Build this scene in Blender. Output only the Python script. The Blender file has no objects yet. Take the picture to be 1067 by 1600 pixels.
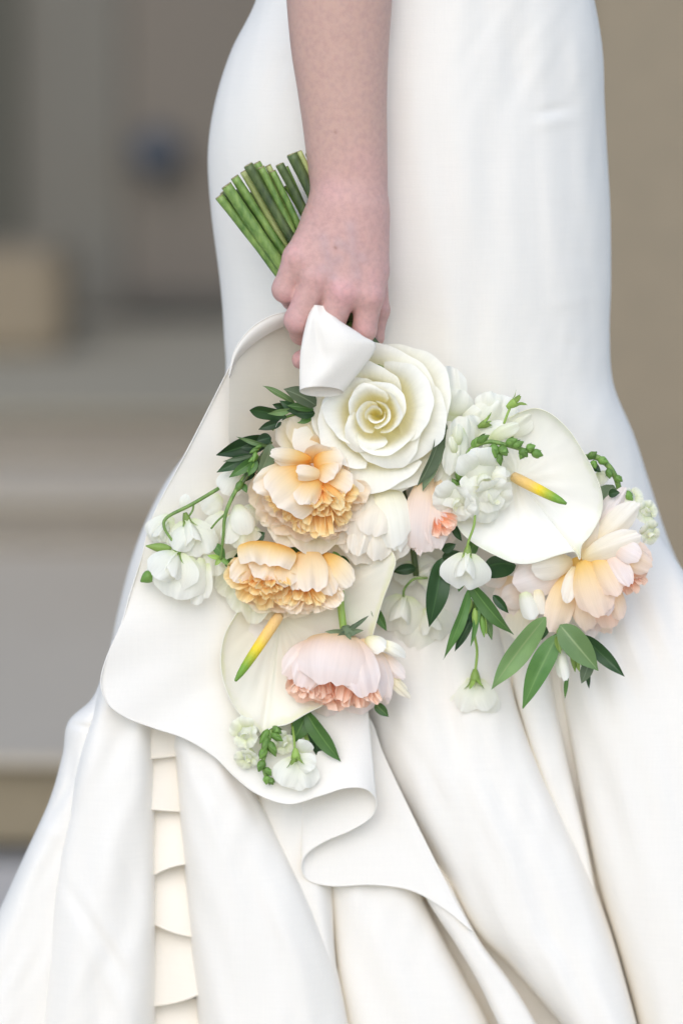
import bpy, math, random
import numpy as np
from mathutils import Vector

rng = np.random.default_rng(7)
random.seed(7)
scene = bpy.context.scene
COL = scene.collection
R = math.radians

# ------------------------------------------------------------------ camera
CAM = Vector((0.0, -3.0, 1.0))
AIM = Vector((0.0, 0.0, 0.6))
cam_data = bpy.data.cameras.new("camera")
cam = bpy.data.objects.new("camera", cam_data)
COL.objects.link(cam)
cam.location = CAM
cam.rotation_euler = (AIM - CAM).to_track_quat('-Z', 'Y').to_euler()
cam_data.sensor_fit = 'VERTICAL'
cam_data.sensor_height = 36.0
cam_data.sensor_width = 24.0
DIST = (AIM - CAM).length
cam_data.lens = 36.0 * DIST / 0.8
cam_data.clip_start = 0.1
cam_data.clip_end = 300.0
cam_data.dof.use_dof = True
cam_data.dof.focus_distance = DIST - 0.015
cam_data.dof.aperture_fstop = 2.2
scene.camera = cam

# ------------------------------------------------------------------ world, sun, exposure
SUN_EL, SUN_AZ = R(40), R(190)          # azimuth measured from +Y clockwise
world = bpy.data.worlds.new("World")
scene.world = world
world.use_nodes = True
wn = world.node_tree
bg = wn.nodes.get('Background') or wn.nodes.new('ShaderNodeBackground')
sky = wn.nodes.new('ShaderNodeTexSky')
sky.sky_type = 'NISHITA'
sky.sun_disc = False
sky.sun_elevation = SUN_EL
sky.sun_rotation = SUN_AZ
sky.air_density = 1.0
sky.dust_density = 1.2
sky.ozone_density = 1.0
wn.links.new(sky.outputs[0], bg.inputs[0])
bg.inputs[1].default_value = 0.15
sun_d = bpy.data.lights.new("sun", 'SUN')
sun_d.energy = 0.55
sun_d.angle = R(65)
sun_d.color = (1.0, 0.985, 0.965)
sun = bpy.data.objects.new("sun", sun_d)
COL.objects.link(sun)
sdir = Vector((math.sin(SUN_AZ) * math.cos(SUN_EL), math.cos(SUN_AZ) * math.cos(SUN_EL), math.sin(SUN_EL)))
sun.rotation_euler = sdir.to_track_quat('Z', 'Y').to_euler()
scene.view_settings.view_transform = 'Standard'
scene.view_settings.look = 'None'
scene.view_settings.exposure = 0.60
scene.view_settings.gamma = 1.0
scene.view_settings.use_curve_mapping = False
scene.cycles.max_bounces = 16
scene.cycles.diffuse_bounces = 14
scene.cycles.transmission_bounces = 14
scene.cycles.use_denoising = True

# ------------------------------------------------------------------ picture unit -> metres
S = 0.0005
FWD = (AIM - CAM).normalized()
RIGHT = Vector((1, 0, 0))
UP = RIGHT.cross(FWD)
UPX = 0.8 / 1600 / DIST
def PW(a):
    """(n,3) array of (x, y-down, depth) in half-millimetre units -> world"""
    a = np.asarray(a, float).reshape(-1, 3)
    f = np.array(FWD); r = np.array(RIGHT); u = np.array(UP); c = np.array(CAM)
    ray = f[None] + ((a[:, 0] - 533.5) * UPX)[:, None] * r[None] + ((800 - a[:, 1]) * UPX)[:, None] * u[None]
    t = (a[:, 2] * S - c[1]) / ray[:, 1]
    return c[None] + ray * t[:, None]
def P(x, y, d=0.0):
    return Vector(PW([(x, y, d)])[0])

# ------------------------------------------------------------------ object helpers
def props(o, label=None, cat=None, group=None, kind=None):
    if label: o['label'] = label
    if cat: o['category'] = cat
    if group: o['group'] = group
    if kind: o['kind'] = kind
    return o
def empty(name, loc, label=None, cat=None, group=None, parent=None):
    o = bpy.data.objects.new(name, None)
    o.empty_display_size = 0.02
    COL.objects.link(o)
    if parent is not None:
        o.parent = parent
        o.location = Vector(loc) - world_loc(parent)
    else:
        o.location = loc
    return props(o, label, cat, group)
def world_loc(o):
    v = Vector(o.location)
    p = o.parent
    while p is not None:
        v = v + Vector(p.location); p = p.parent
    return v
def mesh_obj(name, verts, faces, mat, parent=None, uv=None, smooth=True, world=True, origin=None):
    """verts in world space (numpy); object placed at parent's origin, or at `origin`"""
    verts = np.asarray(verts, float)
    if origin is None:
        origin = world_loc(parent) if parent is not None else Vector(verts.mean(0))
    me = bpy.data.meshes.new(name)
    vl = verts - np.array(origin)[None]
    me.from_pydata(vl.tolist(), [], faces)
    if smooth:
        me.polygons.foreach_set('use_smooth', [True] * len(me.polygons))
    if uv is not None:
        lay = me.uv_layers.new(name='UVMap')
        li = np.zeros(len(me.loops), dtype=np.int32)
        me.loops.foreach_get('vertex_index', li)
        lay.data.foreach_set('uv', np.asarray(uv, float)[li].ravel())
    if mat is not None:
        me.materials.append(mat)
    me.update()
    o = bpy.data.objects.new(name, me)
    COL.objects.link(o)
    if parent is not None:
        o.parent = parent
        o.location = Vector(origin) - world_loc(parent)
    else:
        o.location = origin
    return o
def grid_faces(n, m, closed_m=False):
    f = []
    for i in range(n - 1):
        for j in range(m - 1 if not closed_m else m):
            k = (j + 1) % m
            f.append((i * m + j, i * m + k, (i + 1) * m + k, (i + 1) * m + j))
    return f
def crm(pts, t):
    """Catmull-Rom through pts (n,k) at parameters t in 0..1"""
    p = np.asarray(pts, float)
    n = len(p)
    ext = np.vstack([2 * p[0] - p[1], p, 2 * p[-1] - p[-2]])
    t = np.clip(np.asarray(t, float), 0, 1) * (n - 1)
    i = np.minimum(t.astype(int), n - 2)
    f = (t - i)[:, None]
    a, b, c, d = ext[i], ext[i + 1], ext[i + 2], ext[i + 3]
    return 0.5 * ((2 * b) + (c - a) * f + (2 * a - 5 * b + 4 * c - d) * f ** 2 + (3 * b - a - 3 * c + d) * f ** 3)
def norm(v):
    v = np.asarray(v, float)
    return v / max(1e-9, np.linalg.norm(v))

# ------------------------------------------------------------------ materials
def new_mat(name):
    m = bpy.data.materials.new(name)
    m.use_nodes = True
    nt = m.node_tree
    for n in list(nt.nodes):
        nt.nodes.remove(n)
    out = nt.nodes.new('ShaderNodeOutputMaterial')
    b = nt.nodes.new('ShaderNodeBsdfPrincipled')
    nt.links.new(b.outputs[0], out.inputs[0])
    return m, nt, b, out
def N(nt, t, **kw):
    n = nt.nodes.new(t)
    for k, v in kw.items():
        setattr(n, k, v)
    return n
def noise(nt, scale, detail=3.0, rough=0.5, vec=None, coord='Object', stretch=None):
    tc = N(nt, 'ShaderNodeTexCoord')
    nz = N(nt, 'ShaderNodeTexNoise')
    nz.inputs['Scale'].default_value = scale
    nz.inputs['Detail'].default_value = detail
    nz.inputs['Roughness'].default_value = rough
    src = tc.outputs[coord]
    if stretch:
        mp = N(nt, 'ShaderNodeMapping')
        mp.inputs['Scale'].default_value = stretch
        nt.links.new(src, mp.inputs[0]); src = mp.outputs[0]
    nt.links.new(src, nz.inputs['Vector'])
    return nz
def ramp(nt, fac, stops):
    r = N(nt, 'ShaderNodeValToRGB')
    e = r.color_ramp.elements
    while len(e) < len(stops): e.new(0.5)
    for k, (p, c) in enumerate(stops):
        e[k].position = p
        e[k].color = (*c, 1) if len(c) == 3 else c
    nt.links.new(fac, r.inputs[0])
    return r
def bump(nt, b, h, strength, dist, prev=None):
    bp = N(nt, 'ShaderNodeBump')
    bp.inputs['Strength'].default_value = strength
    bp.inputs['Distance'].default_value = dist
    nt.links.new(h, bp.inputs['Height'])
    if prev is not None: nt.links.new(prev.outputs[0], bp.inputs['Normal'])
    nt.links.new(bp.outputs[0], b.inputs['Normal'])
    return bp
def mixc(nt, fac, a, b, mode='MIX'):
    m = N(nt, 'ShaderNodeMix', data_type='RGBA', blend_type=mode)
    if isinstance(fac, (int, float)): m.inputs[0].default_value = fac
    else: nt.links.new(fac, m.inputs[0])
    for s, v in ((6, a), (7, b)):
        if isinstance(v, tuple): m.inputs[s].default_value = (*v, 1)
        else: nt.links.new(v, m.inputs[s])
    return m.outputs[2]

def fabric(name, col, rough=0.55, sheen=0.1, bumpk=0.16, wrinkle=0.38):
    m, nt, b, out = new_mat(name)
    nz = noise(nt, 9.0, 2.0)
    c = mixc(nt, nz.outputs[0], tuple(x * 0.985 for x in col), tuple(min(1, x * 1.01) for x in col))
    s1 = noise(nt, 1.0, 3.0, 0.6, stretch=(900, 900, 22)); s2 = noise(nt, 1.0, 3.0, 0.6, stretch=(30, 30, 900))
    sa = N(nt, 'ShaderNodeMath', operation='ADD'); nt.links.new(s1.outputs[0], sa.inputs[0]); nt.links.new(s2.outputs[0], sa.inputs[1])
    sr = N(nt, 'ShaderNodeMapRange'); sr.inputs[1].default_value = 0.7; sr.inputs[2].default_value = 1.3; sr.inputs[3].default_value = 0.98; sr.inputs[4].default_value = 1.01
    nt.links.new(sa.outputs[0], sr.inputs[0])
    sc_ = N(nt, 'ShaderNodeCombineXYZ')
    for k in range(3): nt.links.new(sr.outputs[0], sc_.inputs[k])
    c = mixc(nt, 1.0, c, sc_.outputs[0], 'MULTIPLY')
    nt.links.new(c, b.inputs['Base Color'])
    b.inputs['Roughness'].default_value = rough
    b.inputs['Sheen Weight'].default_value = sheen
    b.inputs['Specular IOR Level'].default_value = 0.3
    w1 = noise(nt, 1.0, 2.0, stretch=(1800, 1800, 260))
    w2 = noise(nt, 1.0, 2.0, stretch=(260, 260, 1800))
    ad = N(nt, 'ShaderNodeMath', operation='ADD')
    nt.links.new(w1.outputs[0], ad.inputs[0]); nt.links.new(w2.outputs[0], ad.inputs[1])
    b1 = bump(nt, b, ad.outputs[0], bumpk, 0.0004)
    w3 = noise(nt, 1.0, 2.0, stretch=(16, 16, 6))
    bump(nt, b, w3.outputs[0], wrinkle, 0.01, b1)
    return m
def petal_mat(name, stops, trans=0.25, back=None, vein=0.2, rough=0.6, var=0.015):
    m, nt, b, out = new_mat(name)
    uv = N(nt, 'ShaderNodeUVMap')
    sep = N(nt, 'ShaderNodeSeparateXYZ')
    nt.links.new(uv.outputs[0], sep.inputs[0])
    nz = noise(nt, 55, 3)
    ma = N(nt, 'ShaderNodeMath', operation='MULTIPLY_ADD')
    nt.links.new(nz.outputs[0], ma.inputs[0]); ma.inputs[1].default_value = 0.22; ma.inputs[2].default_value = -0.11
    ad = N(nt, 'ShaderNodeMath', operation='ADD')
    nt.links.new(sep.outputs[1], ad.inputs[0]); nt.links.new(ma.outputs[0], ad.inputs[1])
    rp = ramp(nt, ad.outputs[0], [(p_, (min(.985, c_[0] * 1.012), c_[1] * 0.995, c_[2] * 0.955)) for p_, c_ in stops])
    oi = N(nt, 'ShaderNodeObjectInfo')
    mr = N(nt, 'ShaderNodeMapRange')
    mr.inputs[3].default_value = 1 - var; mr.inputs[4].default_value = 1.0
    nt.links.new(oi.outputs['Random'], mr.inputs[0])
    cc = N(nt, 'ShaderNodeCombineXYZ')
    for k in range(3): nt.links.new(mr.outputs[0], cc.inputs[k])
    col = mixc(nt, 1.0, rp.outputs[0], cc.outputs[0], 'MULTIPLY')
    # fine veins running along the petal
    mp = N(nt, 'ShaderNodeMapping'); mp.inputs['Scale'].default_value = (26, 1.6, 1)
    nt.links.new(uv.outputs[0], mp.inputs[0])
    vn = N(nt, 'ShaderNodeTexNoise'); vn.inputs['Scale'].default_value = 1.0; vn.inputs['Detail'].default_value = 3
    nt.links.new(mp.outputs[0], vn.inputs['Vector'])
    vr = N(nt, 'ShaderNodeMapRange'); vr.inputs[1].default_value = 0.35; vr.inputs[2].default_value = 0.65
    vr.inputs[3].default_value = 0.955; vr.inputs[4].default_value = 1.0
    nt.links.new(vn.outputs[0], vr.inputs[0])
    c2 = N(nt, 'ShaderNodeCombineXYZ')
    for k in range(3): nt.links.new(vr.outputs[0], c2.inputs[k])
    col = mixc(nt, 1.0, col, c2.outputs[0], 'MULTIPLY')
    nt.links.new(col, b.inputs['Base Color'])
    b.inputs['Roughness'].default_value = rough
    b.inputs['Specular IOR Level'].default_value = 0.25
    bump(nt, b, vn.outputs[0], vein, 0.0012)
    tr = N(nt, 'ShaderNodeBsdfTranslucent')
    nt.links.new(col, tr.inputs[0])
    mx = N(nt, 'ShaderNodeMixShader')
    mx.inputs[0].default_value = trans
    nt.links.new(b.outputs[0], mx.inputs[1]); nt.links.new(tr.outputs[0], mx.inputs[2])
    nt.links.new(mx.outputs[0], out.inputs[0])
    return m
def leaf_mat(name, a, b_, rib, trans=0.2, rough=0.42):
    m, nt, b, out = new_mat(name)
    uv = N(nt, 'ShaderNodeUVMap'); sep = N(nt, 'ShaderNodeSeparateXYZ'); nt.links.new(uv.outputs[0], sep.inputs[0])
    nz = noise(nt, 90, 4)
    base = mixc(nt, nz.outputs[0], a, b_)
    oi = N(nt, 'ShaderNodeObjectInfo'); mr = N(nt, 'ShaderNodeMapRange'); mr.inputs[3].default_value = 0.7; mr.inputs[4].default_value = 1.25
    nt.links.new(oi.outputs['Random'], mr.inputs[0])
    cc = N(nt, 'ShaderNodeCombineXYZ')
    for k in range(3): nt.links.new(mr.outputs[0], cc.inputs[k])
    base = mixc(nt, 1.0, base, cc.outputs[0], 'MULTIPLY')
    # midrib at u = .5
    ab = N(nt, 'ShaderNodeMath', operation='SUBTRACT'); nt.links.new(sep.outputs[0], ab.inputs[0]); ab.inputs[1].default_value = 0.5
    a2 = N(nt, 'ShaderNodeMath', operation='ABSOLUTE'); nt.links.new(ab.outputs[0], a2.inputs[0])
    rr = N(nt, 'ShaderNodeMapRange'); rr.inputs[1].default_value = 0.012; rr.inputs[2].default_value = 0.05
    rr.inputs[3].default_value = 0.75; rr.inputs[4].default_value = 0.0
    nt.links.new(a2.outputs[0], rr.inputs[0])
    col = mixc(nt, rr.outputs[0], base, rib)
    nt.links.new(col, b.inputs['Base Color'])
    b.inputs['Roughness'].default_value = rough
    b.inputs['Specular IOR Level'].default_value = 0.45
    # side veins
    wv = N(nt, 'ShaderNodeMath', operation='MULTIPLY_ADD'); nt.links.new(a2.outputs[0], wv.inputs[0]); wv.inputs[1].default_value = -0.7
    nt.links.new(sep.outputs[1], wv.inputs[2])
    sn = N(nt, 'ShaderNodeMath', operation='MULTIPLY'); nt.links.new(wv.outputs[0], sn.inputs[0]); sn.inputs[1].default_value = 75
    si = N(nt, 'ShaderNodeMath', operation='SINE'); nt.links.new(sn.outputs[0], si.inputs[0])
    bump(nt, b, si.outputs[0], 0.05, 0.0004)
    tr = N(nt, 'ShaderNodeBsdfTranslucent'); nt.links.new(col, tr.inputs[0])
    mx = N(nt, 'ShaderNodeMixShader'); mx.inputs[0].default_value = trans
    nt.links.new(b.outputs[0], mx.inputs[1]); nt.links.new(tr.outputs[0], mx.inputs[2])
    nt.links.new(mx.outputs[0], out.inputs[0])
    return m
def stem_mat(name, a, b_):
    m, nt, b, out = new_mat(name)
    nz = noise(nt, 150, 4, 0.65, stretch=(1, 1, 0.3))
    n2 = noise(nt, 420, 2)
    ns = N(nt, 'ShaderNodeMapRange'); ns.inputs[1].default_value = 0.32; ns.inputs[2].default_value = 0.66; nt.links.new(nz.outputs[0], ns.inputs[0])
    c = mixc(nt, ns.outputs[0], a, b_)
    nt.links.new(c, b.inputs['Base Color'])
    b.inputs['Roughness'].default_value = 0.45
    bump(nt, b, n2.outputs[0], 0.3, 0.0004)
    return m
def stone(name, a, b_, sc=1.6, rough=0.85):
    m, nt, b, out = new_mat(name)
    nz = noise(nt, sc, 5, 0.6); n2 = noise(nt, sc * 30, 4, 0.6)
    c = mixc(nt, nz.outputs[0], a, b_)
    c = mixc(nt, n2.outputs[0], c, tuple(x * .8 for x in a))
    nt.links.new(c, b.inputs['Base Color'])
    b.inputs['Roughness'].default_value = rough
    bump(nt, b, n2.outputs[0], 0.3, 0.003)
    return m

M_GOWN = fabric('gown_satin', (0.85, 0.812, 0.737))
M_LOOPSHADE = fabric('loop_shaded_cream', (0.78, 0.735, 0.63))  # cream cloth deepened: occlusion and warm bounce inside the loop put into colour
M_RUFFLE = fabric('ruffle_fabric_bounce', (0.86, 0.80, 0.695))  # warmer than the gown: bounced warmth deep in the gap put into colour
M_RIBBON = fabric('ribbon_satin', (0.83, 0.785, 0.70), rough=0.34, bumpk=0.05, wrinkle=0.05)
W = (0.93, 0.94, 0.90)
M_WHITE = petal_mat('white_petal', [(0, (0.95, 0.91, 0.52)), (0.35, (0.97, 0.94, 0.68)), (0.7, (0.975, 0.965, 0.86)), (1, (0.975, 0.975, 0.93))], trans=0.18)
M_CREAM = petal_mat('cream_petal', [(0, (0.95, 0.84, 0.50)), (0.4, (0.965, 0.91, 0.76)), (1, (0.97, 0.93, 0.86))])
M_PEACH = petal_mat('peach_petal', [(0, (0.96, 0.50, 0.09)), (0.3, (0.975, 0.66, 0.22)), (0.62, (0.975, 0.80, 0.50)), (0.86, (0.975, 0.87, 0.70)), (1, (0.975, 0.90, 0.80))])
M_PEACHIN = petal_mat('peach_inner_petal', [(0, (0.96, 0.36, 0.04)), (0.4, (0.975, 0.56, 0.15)), (0.8, (0.98, 0.74, 0.34)), (1, (0.98, 0.85, 0.54))])
M_YEL = petal_mat('yellow_cream_petal', [(0, (0.95, 0.78, 0.30)), (0.5, (0.96, 0.88, 0.62)), (1, (0.96, 0.93, 0.83))])
M_BLUSH = petal_mat('blush_petal', [(0, (0.96, 0.74, 0.44)), (0.35, (0.965, 0.81, 0.70)), (0.8, (0.98, 0.90, 0.88)), (1, (0.98, 0.87, 0.84))])
M_CORAL = petal_mat('coral_inner_petal', [(0, (0.94, 0.42, 0.20)), (0.5, (0.965, 0.60, 0.40)), (1, (0.97, 0.76, 0.64))])
M_APRI = petal_mat('apricot_petal', [(0, (0.96, 0.64, 0.16)), (0.4, (0.965, 0.76, 0.46)), (0.8, (0.97, 0.815, 0.66)), (1, (0.965, 0.80, 0.70))])
M_SWEET = petal_mat('sweet_pea_petal', [(0, (0.84, 0.90, 0.60)), (0.3, (0.94, 0.955, 0.86)), (1, (0.96, 0.965, 0.925))], trans=0.32)
M_PALE = petal_mat('pale_green_petal', [(0, (0.78, 0.86, 0.46)), (0.4, (0.88, 0.92, 0.68)), (1, (0.95, 0.96, 0.87))], trans=0.35)
M_SPATHE = petal_mat('spathe', [(0, (0.90, 0.885, 0.72)), (0.5, (0.90, 0.895, 0.80)), (0.93, (0.90, 0.89, 0.79)), (1, (0.84, 0.85, 0.62))], trans=0.1, rough=0.26, vein=0.32, var=0.0)
M_SPATHEW = petal_mat('white_spathe', [(0, (0.96, 0.95, 0.87)), (0.5, (0.97, 0.965, 0.93)), (0.93, (0.96, 0.955, 0.90)), (1, (0.88, 0.90, 0.76))], trans=0.1, rough=0.26, vein=0.32, var=0.0)
M_LEAF = leaf_mat('leaf_green', (0.065, 0.16, 0.035), (0.12, 0.25, 0.06), (0.18, 0.33, 0.09))
M_LEAFD = leaf_mat('leaf_dark', (0.018, 0.055, 0.016), (0.035, 0.09, 0.022), (0.06, 0.14, 0.04))
M_LEAFL = leaf_mat('leaf_pale', (0.15, 0.26, 0.09), (0.21, 0.34, 0.12), (0.34, 0.44, 0.20))
M_LEAFG = leaf_mat('leaf_grey', (0.13, 0.19, 0.10), (0.19, 0.25, 0.14), (0.26, 0.32, 0.2), rough=0.7)
M_CALYX = leaf_mat('calyx_green', (0.24, 0.40, 0.07), (0.40, 0.55, 0.14), (0.45, 0.6, 0.2))
M_BUD = leaf_mat('bud_green', (0.13, 0.28, 0.05), (0.26, 0.44, 0.10), (0.3, 0.5, 0.14))
M_STEM = stem_mat('stem_green', (0.075, 0.17, 0.03), (0.27, 0.40, 0.10))
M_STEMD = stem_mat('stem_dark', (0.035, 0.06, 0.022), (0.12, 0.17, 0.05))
M_STEMY = stem_mat('stem_yellow', (0.34, 0.42, 0.13), (0.46, 0.50, 0.20))
M_CUT = stem_mat('stem_cut', (0.50, 0.52, 0.28), (0.30, 0.24, 0.12))
M_FLOOR = stone('paving_stone', (0.25, 0.24, 0.22), (0.30, 0.285, 0.26))
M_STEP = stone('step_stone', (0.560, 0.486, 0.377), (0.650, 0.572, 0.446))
M_WALL = stone('wall_stone', (0.180, 0.170, 0.140), (0.246, 0.218, 0.175), 0.9)
M_WARM = stone('pier_stone', (0.286, 0.240, 0.166), (0.341, 0.260, 0.170), 0.9)

# ------------------------------------------------------------------ setting behind
def box(name, x0, x1, y0, y1, z0, z1, mat, parent=None, bev=0.006):
    import bmesh
    bm = bmesh.new()
    bmesh.ops.create_cube(bm, size=1)
    for v in bm.verts:
        v.co = Vector(((v.co.x + .5) * (x1 - x0) + x0, (v.co.y + .5) * (y1 - y0) + y0, (v.co.z + .5) * (z1 - z0) + z0))
    bmesh.ops.bevel(bm, geom=list(bm.edges), offset=bev, segments=2, affect='EDGES')
    org = world_loc(parent) if parent is not None else Vector(((x0 + x1) / 2, (y0 + y1) / 2, z0))
    for v in bm.verts: v.co -= org
    me = bpy.data.meshes.new(name); bm.to_mesh(me); bm.free()
    me.materials.append(mat)
    o = bpy.data.objects.new(name, me); COL.objects.link(o)
    if parent is not None: o.parent = parent
    else: o.location = org
    return o
g = mesh_obj('ground', [(-400, -400, -0.004), (400, -400, -0.004), (400, 400, -0.004), (-400, 400, -0.004)], [(0, 1, 2, 3)], M_FLOOR, smooth=False, origin=Vector((0, 0, 0)))
props(g, kind='structure')
fc = mesh_obj('bounce_paving', [(-30, -40, 0), (30, -40, 0), (30, 1.40, 0), (-30, 1.40, 0)], [(0, 1, 2, 3)], stone('pale_paving', (0.60, 0.54, 0.46), (0.68, 0.62, 0.54)), smooth=False, origin=Vector((0, 0, 0)))  # ground near the figure, added as a separate pale sheet to bounce warm fill
props(fc, kind='structure')
M_RISERSHADE = stone('riser_shade_stone', (0.293, 0.238, 0.152), (0.356, 0.292, 0.189))  # brown stone, darker than the treads: shade of the lowest riser painted in
M_RISERSHADEB = stone('upper_riser_shade_stone', (0.31, 0.275, 0.225), (0.36, 0.325, 0.275))  # shade on the upper risers painted as a darker stone than the treads
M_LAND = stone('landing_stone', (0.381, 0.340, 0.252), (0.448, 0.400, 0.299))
steps = empty('stone_steps', (0, 1.45, 0)); props(steps, kind='structure')
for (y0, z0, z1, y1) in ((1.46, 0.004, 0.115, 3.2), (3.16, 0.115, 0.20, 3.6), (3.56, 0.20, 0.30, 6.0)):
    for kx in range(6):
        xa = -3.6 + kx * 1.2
        box('step_slab', xa, xa + 1.194, y0 + 0.03, y1 + 0.1, z0, z1 - 0.013, M_RISERSHADE if z1 < .15 else M_RISERSHADEB, steps)
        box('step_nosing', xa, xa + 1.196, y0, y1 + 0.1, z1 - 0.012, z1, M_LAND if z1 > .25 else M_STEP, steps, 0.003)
wall = empty('wall', (0, 5.4, 0)); props(wall, kind='structure')
M_WALLD = stone('wall_dark_stone', (0.102, 0.098, 0.075), (0.144, 0.138, 0.105), 0.9)
M_WALLB = stone('wall_brown_stone', (0.201, 0.172, 0.137), (0.250, 0.213, 0.168), 0.9)
box('wall_panel', -6, -0.705, 5.36, 5.7, 0.31, 5.0, M_WALLD, wall)
box('wall_panel', -0.70, -0.47, 5.40, 5.7, 0.31, 5.0, M_WALL, wall)
box('wall_panel', -0.465, 6, 5.40, 5.7, 0.31, 5.0, M_WALLB, wall)
box('skirting', -0.46, 6, 5.33, 5.398, 0.31, 0.36, stone('skirting_stone', (0.09, 0.085, 0.07), (0.12, 0.11, 0.09)), wall)
pl = box('stone_block', -1.5, -0.545, 4.55, 5.0, 0.302, 0.50, M_WARM, bev=0.02)
props(pl, 'pale stone block standing on the steps at the far left, blurred', 'stone block')
pier = box('stone_pier', 0.325, 1.4, 2.2, 3.0, 0.102, 4.2, M_WARM, bev=0.01)
props(pier, 'tall warm beige stone pier behind the gown at the right edge', 'pier')
# a small dark fixture on the wall
def lathe(name, prof, c, mat, parent=None, axis=(0, 0, 1), n=20):
    ax = norm(axis); t = norm(np.cross(ax, (0.3, 1, 0.2))); b = np.cross(ax, t)
    V = []
    for (r_, h) in prof:
        for k in range(n):
            a = 2 * math.pi * k / n
            V.append(np.array(c) + ax * h + r_ * (t * math.cos(a) + b * math.sin(a)))
    F = grid_faces(len(prof), n, True)
    F.append(tuple(range(n))[::-1]); F.append(tuple((len(prof) - 1) * n + k for k in range(n)))
    return mesh_obj(name, V, F, mat, parent)
m_dark, nt_, b_, _ = new_mat('dark_metal'); b_.inputs['Base Color'].default_value = (0.06, 0.07, 0.085, 1); b_.inputs['Roughness'].default_value = 0.5
fx = P(245, 240, 0); dirv = (fx - CAM); fx = CAM + dirv * ((5.33 - CAM.y) / dirv.y)
fix = empty('wall_fixture', (fx.x, 5.4, fx.z), 'small dark blue-grey fitting on the wall at the left, blurred', 'wall fitting')
lathe('housing', [(0.0, 0.0), (0.055, 0.0), (0.055, 0.05), (0.045, 0.07), (0, 0.07)], (fx.x, 5.398, fx.z), m_dark, fix, (0, -1, 0))
lathe('cap', [(0.0, 0.0), (0.05, 0.0), (0.045, 0.02), (0, 0.025)], (fx.x, 5.326, fx.z), m_dark, fix, (0, -1, 0))

# ------------------------------------------------------------------ cloth
def loft(name, rows, mat, parent, nr=70, nc=41, amax=108, flat=1.0, wr=(), pad=0, label=None, pw=1.0, nz=0.0):
    """rows: (y, xL, xR, d front, bulge depth). A fold of cloth running down, round towards the viewer."""
    rows = np.asarray(rows, float)
    if rows[-1, 0] > 1610:      # carry the cloth on down to the paving
        a_, b_ = rows[-2], rows[-1]
        for y_ in (1800, 1965):
            k_ = (y_ - b_[0]) / (b_[0] - a_[0])
            rows = np.vstack([rows, b_ + (b_ - a_) * k_ * 0.75]); rows[-1, 0] = y_; rows[-1, 4] = max(20, rows[-1, 4])
        nr = int(nr * 1.3)
    q = crm(rows, np.linspace(0, 1, nr))
    ang = np.radians(np.linspace(-amax, amax, nc))
    V = []
    nph = rng.random((7, 4))
    sx = np.sign(np.sin(ang)) * np.abs(np.sin(ang)) ** flat
    for (y, xl, xr, d0, b) in q:
        xm, hw = (xl + xr) / 2, (xr - xl) / 2
        x = xm + hw * sx
        d = d0 + b * (1 - np.cos(ang)) ** pw
        yy = np.full_like(x, y)
        if nz:
            for q_ in range(4):     # long soft undulations running down the cloth
                d = d + nz * (0.9 - 0.15 * q_) * np.sin((x - xm) * 6.283 / (46 + 60 * nph[q_, 0]) + y * 6.283 / (330 + 300 * nph[q_, 1]) * (1 if nph[q_, 2] > .5 else -1) + 6.283 * nph[q_, 3])
            for q_ in range(4, 7):  # short slanting drags
                env = max(0, math.sin(y * 6.283 / (420 + 200 * nph[q_, 2]) + 6.283 * nph[q_, 0])) ** 2
                d = d + nz * 0.35 * env * np.sin((x - xm) * 6.283 / (34 + 20 * nph[q_, 0]) + y * 6.283 / (60 + 50 * nph[q_, 1]) + 6.283 * nph[q_, 3])
        for (wx, wy, deg, ln, wd, amp) in wr:
            c, s = math.cos(R(deg)), math.sin(R(deg))
            p = (x - wx) * c + (yy - wy) * s
            t = -(x - wx) * s + (yy - wy) * c
            d = d + amp * np.exp(-(p / ln) ** 2 - (t / wd) ** 2)
        V.append(np.stack([x, yy, d], 1))
    V = np.concatenate(V)
    o = mesh_obj(name, PW(V), grid_faces(nr, nc), mat, parent)
    return props(o, label)
def tube(name, pts, rad, mat, parent, n=10, seg=None, taper=None, origin=None, label=None, join=None):
    pts = np.asarray(pts, float)
    seg = seg or max(8, len(pts) * 5)
    q = crm(pts, np.linspace(0, 1, seg))
    if np.isscalar(rad): rr = np.full(seg, float(rad))
    else: rr = np.interp(np.linspace(0, 1, seg), np.linspace(0, 1, len(rad)), rad)
    V = []
    T = np.gradient(q, axis=0)
    ref = np.array([0.13, 0.2, -1.0])
    for k in range(seg):
        a = norm(T[k]); u = norm(ref - a * np.dot(ref, a)); w = np.cross(a, u)
        for j in range(n):
            th = 2 * math.pi * j / n
            V.append(q[k] + rr[k] * (u * math.cos(th) + w * math.sin(th)))
    F = grid_faces(seg, n, True)
    F.append(tuple(range(n))[::-1]); F.append(tuple((seg - 1) * n + j for j in range(n)))
    U = [(0.3, k / (seg - 1)) for k in range(seg) for j in range(n)]
    if join is not None:
        off = len(join[0]); join[0].extend(V); join[1].extend([tuple(i + off for i in f) for f in F]); join[2].extend(U); return None
    o = mesh_obj(name, PW(V), F, mat, parent, origin=origin, uv=U)
    return props(o, label)
def ruled(name, H, T, mat, parent, ns=160, nv=36, bulge=0.0, pw=1.0, hem=True, fn=None, label=None, hem_r=1.2):
    s = np.linspace(0, 1, ns)
    h = crm(H, s); t = crm(T, s)
    V = []
    for i in range(ns):
        for j in range(nv):
            v = (j / (nv - 1)) ** pw
            p = h[i] * (1 - v) + t[i] * v
            p = p + np.array([0, 0, bulge * math.sin(math.pi * v)])
            if fn is not None: p = fn(p, s[i], v)
            V.append(p)
    o = mesh_obj(name, PW(V), grid_faces(ns, nv), mat, parent)
    props(o, label)
    if hem:
        tube('hem', h + np.array([0, 0, -0.5]), hem_r, mat, o, n=6, seg=ns)
    return o

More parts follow.
